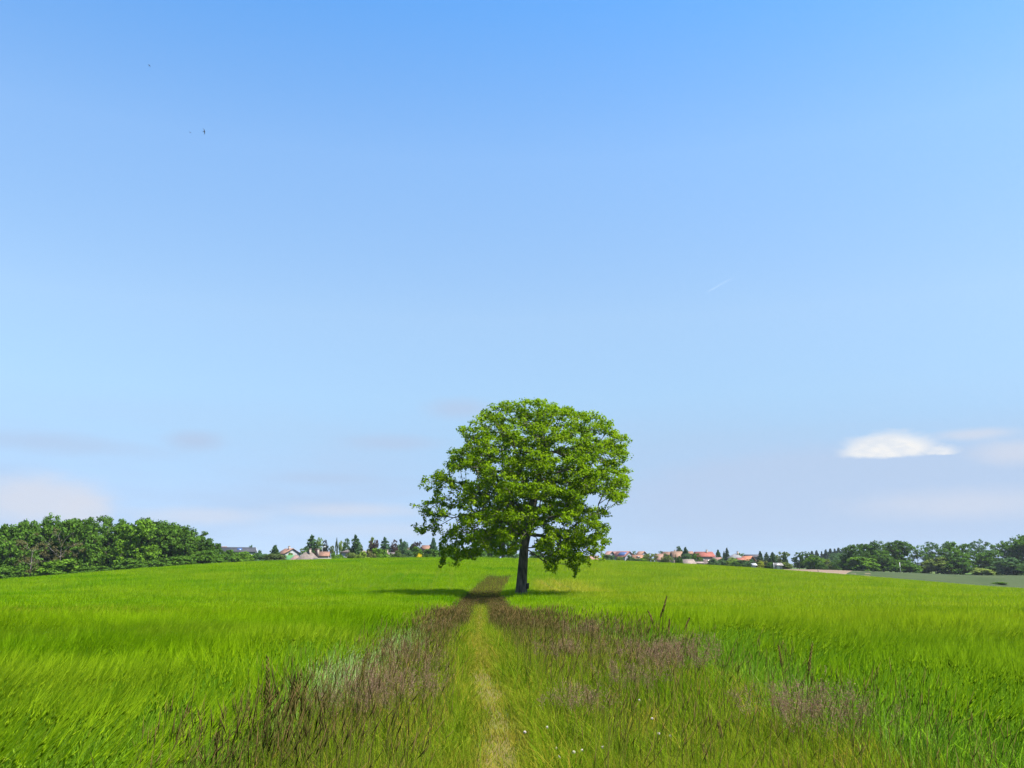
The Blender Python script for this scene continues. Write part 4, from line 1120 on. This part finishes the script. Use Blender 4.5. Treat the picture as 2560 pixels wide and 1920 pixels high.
def fence():
    a, b = at(715, 1388, 340), at(737, 1388, 340); gz = float(ground_z(a.x, 340)); H = a.z - gz; L = b.x - a.x
    t = thing('garden_fence', 'bright green garden fence below the white gabled house', 'fence', (a.x, 340, gz))
    m = MB()
    for k in range(12): box(m, k*L/12 + .01, (k+1)*L/12 - .01, -.03, .03, .05, H)
    m.build('panel', M['fence'], t)
    for k in range(3):
        q = MB(); box(q, k*L/2 - .05, k*L/2 + .05, .033, .13, -.2, H + .1); q.build('post', M['fence'], t)
fence()
def wall_white():
    a, b = at(1536, 1402, 340), at(1547, 1402, 340); gz = float(ground_z(a.x, 340)); H = a.z - gz
    m = MB(); box(m, 0, b.x - a.x, -.15, .15, -.2, H); box(m, -.06, b.x - a.x + .06, -.2, .2, H + .002, H + .1)
    o = m.build('garden_wall', M['white']); o.location = (a.x, 340, gz); tag(o, 'short white garden wall below the solar roof house', 'wall')
wall_white()

# ------------------------------------------------------------------ birds
def bird(x, row, Y, label, span, yaw, roll, pitch=0):
    mb = MB()
    s = span/2
    tube(mb, [(0, s*.42, 0), (0, s*.34, .0), (0, s*.12, -.01*s), (0, -.2*s, 0), (0, -.45*s, 0)], np.array([.02, .075, .10, .07, .015])*s, 8)
    for k in (-1, 1):                                    # swept scythe wings, a hand thick at the root
        le = [(0, .22), (.35, .30), (.7, .18), (1, -.22)]; te = [(0, -.10), (.35, .08), (.7, .02), (1, -.24)]
        v, q = [], []
        for i in range(4):
            z = .06*math.sin(i)*s
            v += [(k*le[i][0]*s, le[i][1]*s, z), (k*te[i][0]*s, te[i][1]*s, z), (k*te[i][0]*s, te[i][1]*s, z + .02*s*(1.1 - i*.3)), (k*le[i][0]*s, le[i][1]*s, z + .02*s*(1.1 - i*.3))]
        for i in range(3):
            for a in range(4): q.append((i*4+a, i*4+(a+1) % 4, i*4+4+(a+1) % 4, i*4+4+a))
        mb.add(v, q)
        mb.add([(0, -.38*s, 0), (k*.12*s, -.72*s, 0), (k*.02*s, -.5*s, 0), (0, -.38*s, .02*s), (k*.12*s, -.72*s, .015*s), (k*.02*s, -.5*s, .02*s)], [(0,1,4,3),(1,2,5,4),(2,0,3,5)], [(0,2,1),(3,4,5)])
    o = mb.build('bird', M['feather']); o.location = at(x, row, Y); o.rotation_euler = (Matrix(((0, 1, 0), (0, 0, -1), (-1, 0, 0))).to_4x4() @ Euler((pitch, roll, yaw)).to_matrix().to_4x4()).to_euler(); tag(o, label, 'bird', 'birds in the sky')
R = math.radians
bird(510, 329, 56, 'largest bird in the sky with its scythe wings spread', .46, R(8), R(15), R(5))
bird(475, 331, 120, 'faintest tiny bird just left of the largest one', .42, R(70), R(60), R(30))
bird(373, 164, 90, 'small dark bird speck highest in the sky', .44, R(35), R(55), R(0))

# contrail
def contrail():
    a, b = at(1768, 730, 9000), at(1850, 684, 11500)
    m, g = new_mat('ice_trail')
    fade = g.n('ShaderNodeAttribute', attribute_name='rnd').outputs['Fac']
    df = g.n('ShaderNodeBsdfDiffuse', {'Color': (.9, .9, .9, 1)}).outputs[0]; tl = g.n('ShaderNodeBsdfTranslucent', {'Color': (.9, .9, .9, 1)}).outputs[0]
    sh = g.n('ShaderNodeMixShader', {0: .5, 1: df, 2: tl}).outputs[0]; tr = g.n('ShaderNodeBsdfTransparent').outputs[0]
    g.n('ShaderNodeOutputMaterial', {'Surface': g.n('ShaderNodeMixShader', {0: fade, 1: tr, 2: sh}).outputs[0]})
    mb = MB(); n = 14; u = np.linspace(0, 1, n)
    P = np.array(a)[None]*(1-u[:, None]) + np.array(b)[None]*u[:, None]
    tube(mb, P, np.interp(u, [0, .1, 1], [3, 8, 9]), 6, cap=False)
    mb.a[-1] = np.repeat(np.interp(u, [0, .5, 1], [.035, .022, .0]), 6).astype(np.float32)
    tag(mb.build('contrail', m, None, True), 'thin white aircraft trail high in the sky', 'contrail')
contrail()

# ------------------------------------------------------------------ sky and light
def direction(x, row):
    d = (at(x, row, 100) - Vector((0, 0, EYE))).normalized()
    return math.atan2(d.x, d.y), math.asin(d.z)
def sky():
    W = bpy.data.worlds.new('World'); S.world = W; W.use_nodes = True
    g = NT(W.node_tree)
    sk = g.n('ShaderNodeTexSky', sky_type='NISHITA', sun_disc=False, sun_elevation=SUN_EL, sun_rotation=SUN_AZ, altitude=300, air_density=1.0, dust_density=.6, ozone_density=2.0)
    v = g.n('ShaderNodeTexCoord').outputs['Generated']
    sp = g.n('ShaderNodeSeparateXYZ', {0: v}).outputs
    az = g.math('ARCTAN2', sp[0], sp[1]); el = g.math('ARCSINE', sp[2])
    tint = g.ramp(g.maprange(el, 0, R(45)), TINT)
    col = g.mix(1.0, sk.outputs[0], tint, 'MULTIPLY')
    def field(sa, se, detail, off):
        c = g.n('ShaderNodeCombineXYZ', {0: g.math('MULTIPLY', az, sa), 1: g.math('MULTIPLY', el, se), 2: off}).outputs[0]
        return g.noise(1.0, detail, c, .55)
    n_fine = field(38, 80, 7, 3.1); n_band = field(4.5, 22, 4, 8.7); n_big = field(3, 9, 3, 1.7)
    def patch(x, row, wx, wy, soft, amount, warp=.5, base=False, rag=0):
        """a soft ellipse in direction space with ragged border; base: flat underside"""
        a0, e0 = direction(x, row); ra, re = wx/F, wy/F
        da = g.math('DIVIDE', g.math('SUBTRACT', az, a0), ra); de = g.math('DIVIDE', g.math('SUBTRACT', el, e0), re)
        if rag: de = g.math('ADD', de, g.math('MULTIPLY', g.math('SUBTRACT', n_fine, .5), rag))
        if base: de = g.math('ADD', g.math('MAXIMUM', de, 0.0), g.math('MULTIPLY', g.math('MAXIMUM', g.math('MULTIPLY', de, -1.0), 0.0), 3.2))
        d = g.math('SQRT', g.math('ADD', g.math('MULTIPLY', da, da), g.math('MULTIPLY', de, de)))
        d = g.math('ADD', d, g.math('MULTIPLY', g.math('SUBTRACT', n_fine, .5), warp))
        m = g.n('ShaderNodeMapRange', {0: d, 1: 1.0 + soft*.5, 2: 1.0 - soft, 3: 0.0, 4: amount}, interpolation_type='SMOOTHSTEP').outputs[0]
        return m
    cl = CLOUD; gr = CLOUD_GREY
    # low veil that thickens toward the horizon, in streaks
    low = g.n('ShaderNodeMapRange', {0: el, 1: R(13), 2: R(1.5), 3: 0.0, 4: 1.0}, interpolation_type='SMOOTHSTEP').outputs[0]
    veil = g.math('MULTIPLY', low, g.maprange(n_band, .36, .68, .12, .80))
    col = g.mix(veil, col, gr)
    right = g.n('ShaderNodeMapRange', {0: az, 1: R(6), 2: R(30), 3: 0.0, 4: .55}, interpolation_type='SMOOTHSTEP').outputs[0]
    rl = g.n('ShaderNodeMapRange', {0: el, 1: R(10.5), 2: R(6.5), 3: 0.0, 4: 1.0}, interpolation_type='SMOOTHSTEP').outputs[0]
    col = g.mix(g.math('MULTIPLY', g.math('MULTIPLY', right, rl), g.maprange(n_big, .3, .65, .3, 1)), col, gr)
    for p_ in [(490, 1102, 70, 24, 0.9, 1), (1150, 1022, 90, 28, 0.9, 0.88), (980, 1108, 130, 22, 0.9, 0.84), (820, 1196, 140, 14, 0.9, 0.63), (100, 1105, 190, 26, 0.9, 0.73), (330, 1130, 180, 22, 1.0, .25), (1700, 1120, 420, 60, 1.0, .30)]:
        col = g.mix(patch(*p_), col, gr)
    col = g.mix(patch(2200, 1235, 660, 122, .30, .8, .2), col, (1.78, 2.26, 3.04))
    for p_ in [(95, 1250, 150, 60, 0.7, 0.8), (215, 1275, 55, 40, 0.6, 0.64), (500, 1290, 160, 22, 0.8, 0.51), (880, 1275, 190, 18, 0.9, 0.54), (2440, 1085, 90, 14, 0.8, 0.64), (2540, 1130, 90, 30, 0.8, 0.58), (2420, 1260, 260, 36, 0.9, 0.51), (1000, 1325, 360, 20, 1, .3)]:
        col = g.mix(patch(*p_), col, cl)
    wh = g.math('MAXIMUM', patch(2222, 1130, 108, 46, .42, .93, .35, True, .55), patch(2345, 1130, 44, 18, .6, .7, .8, True, 1.6))
    white = g.mix(g.maprange(n_fine, .4, .6), (2.85, 3.0, 3.2), CLOUD_WHITE)
    col = g.mix(wh, col, white)
    bg = g.n('ShaderNodeBackground', {'Color': col, 'Strength': SKY_STRENGTH})
    g.n('ShaderNodeOutputWorld', {'Surface': bg.outputs[0]})
SKY_STRENGTH = .085
TINT = [(.011, (.365, .49, .83)), (.033, (.34, .426, .69)), (.067, (.363, .416, .595)), (.122, (.434, .466, .56)), (.18, (.533, .561, .59)), (.238, (.65, .675, .66)), (.352, (.835, .835, .775)), (.575, (.865, 1.0, 1.02)), (.771, (.57, .965, 1.18))]
CLOUD, CLOUD_GREY, CLOUD_WHITE = (2.55, 2.66, 2.98, 1), (1.70, 2.24, 3.06, 1), (3.45, 3.4, 3.3, 1)
sky()
sun = bpy.data.lights.new('sun', 'SUN'); sun.energy = 5.0; sun.angle = R(.53); sun.color = (1, .95, .87)
so = bpy.data.objects.new('sun', sun); COL.objects.link(so)
sd = Vector((math.cos(SUN_EL)*math.sin(SUN_AZ), math.cos(SUN_EL)*math.cos(SUN_AZ), math.sin(SUN_EL)))
so.rotation_euler = sd.to_track_quat('Z', 'Y').to_euler(); so.location = (30, -10, 60)

# ------------------------------------------------------------------ the air
def haze():
    m, g = new_mat('haze_air')
    v = g.n('ShaderNodeVolumePrincipled', {'Color': (.80, .88, 1, 1), 'Density': HAZE, 'Anisotropy': .3})
    g.n('ShaderNodeOutputMaterial', {'Volume': v.outputs[0]})
    mb = MB(); box(mb, -1650, 1650, -1650, 1650, -32, 48)
    tag(mb.build('haze', m), kind='stuff')
HAZE = .00007
haze()

# ------------------------------------------------------------------ camera and view
cam = bpy.data.cameras.new('camera'); cam.sensor_width = 36; cam.lens = 36*F/2560; cam.clip_start = .1; cam.clip_end = 30000
co = bpy.data.objects.new('camera', cam); COL.objects.link(co)
co.location = (0, 0, EYE); co.rotation_euler = (PI/2 + ALPHA, 0, 0)
S.camera = co
S.view_settings.view_transform = 'Standard'; S.view_settings.look = 'None'; S.view_settings.exposure = 1.7; S.view_settings.gamma = 1
S.cycles.max_bounces = 6; S.cycles.diffuse_bounces = 3; S.cycles.transmission_bounces = 4; S.cycles.transparent_max_bounces = 6
S.cycles.use_denoising = True; S.cycles.denoiser = 'OPENIMAGEDENOISE'; S.cycles.denoising_prefilter = 'NONE'; S.cycles.denoising_input_passes = 'RGB_ALBEDO_NORMAL'
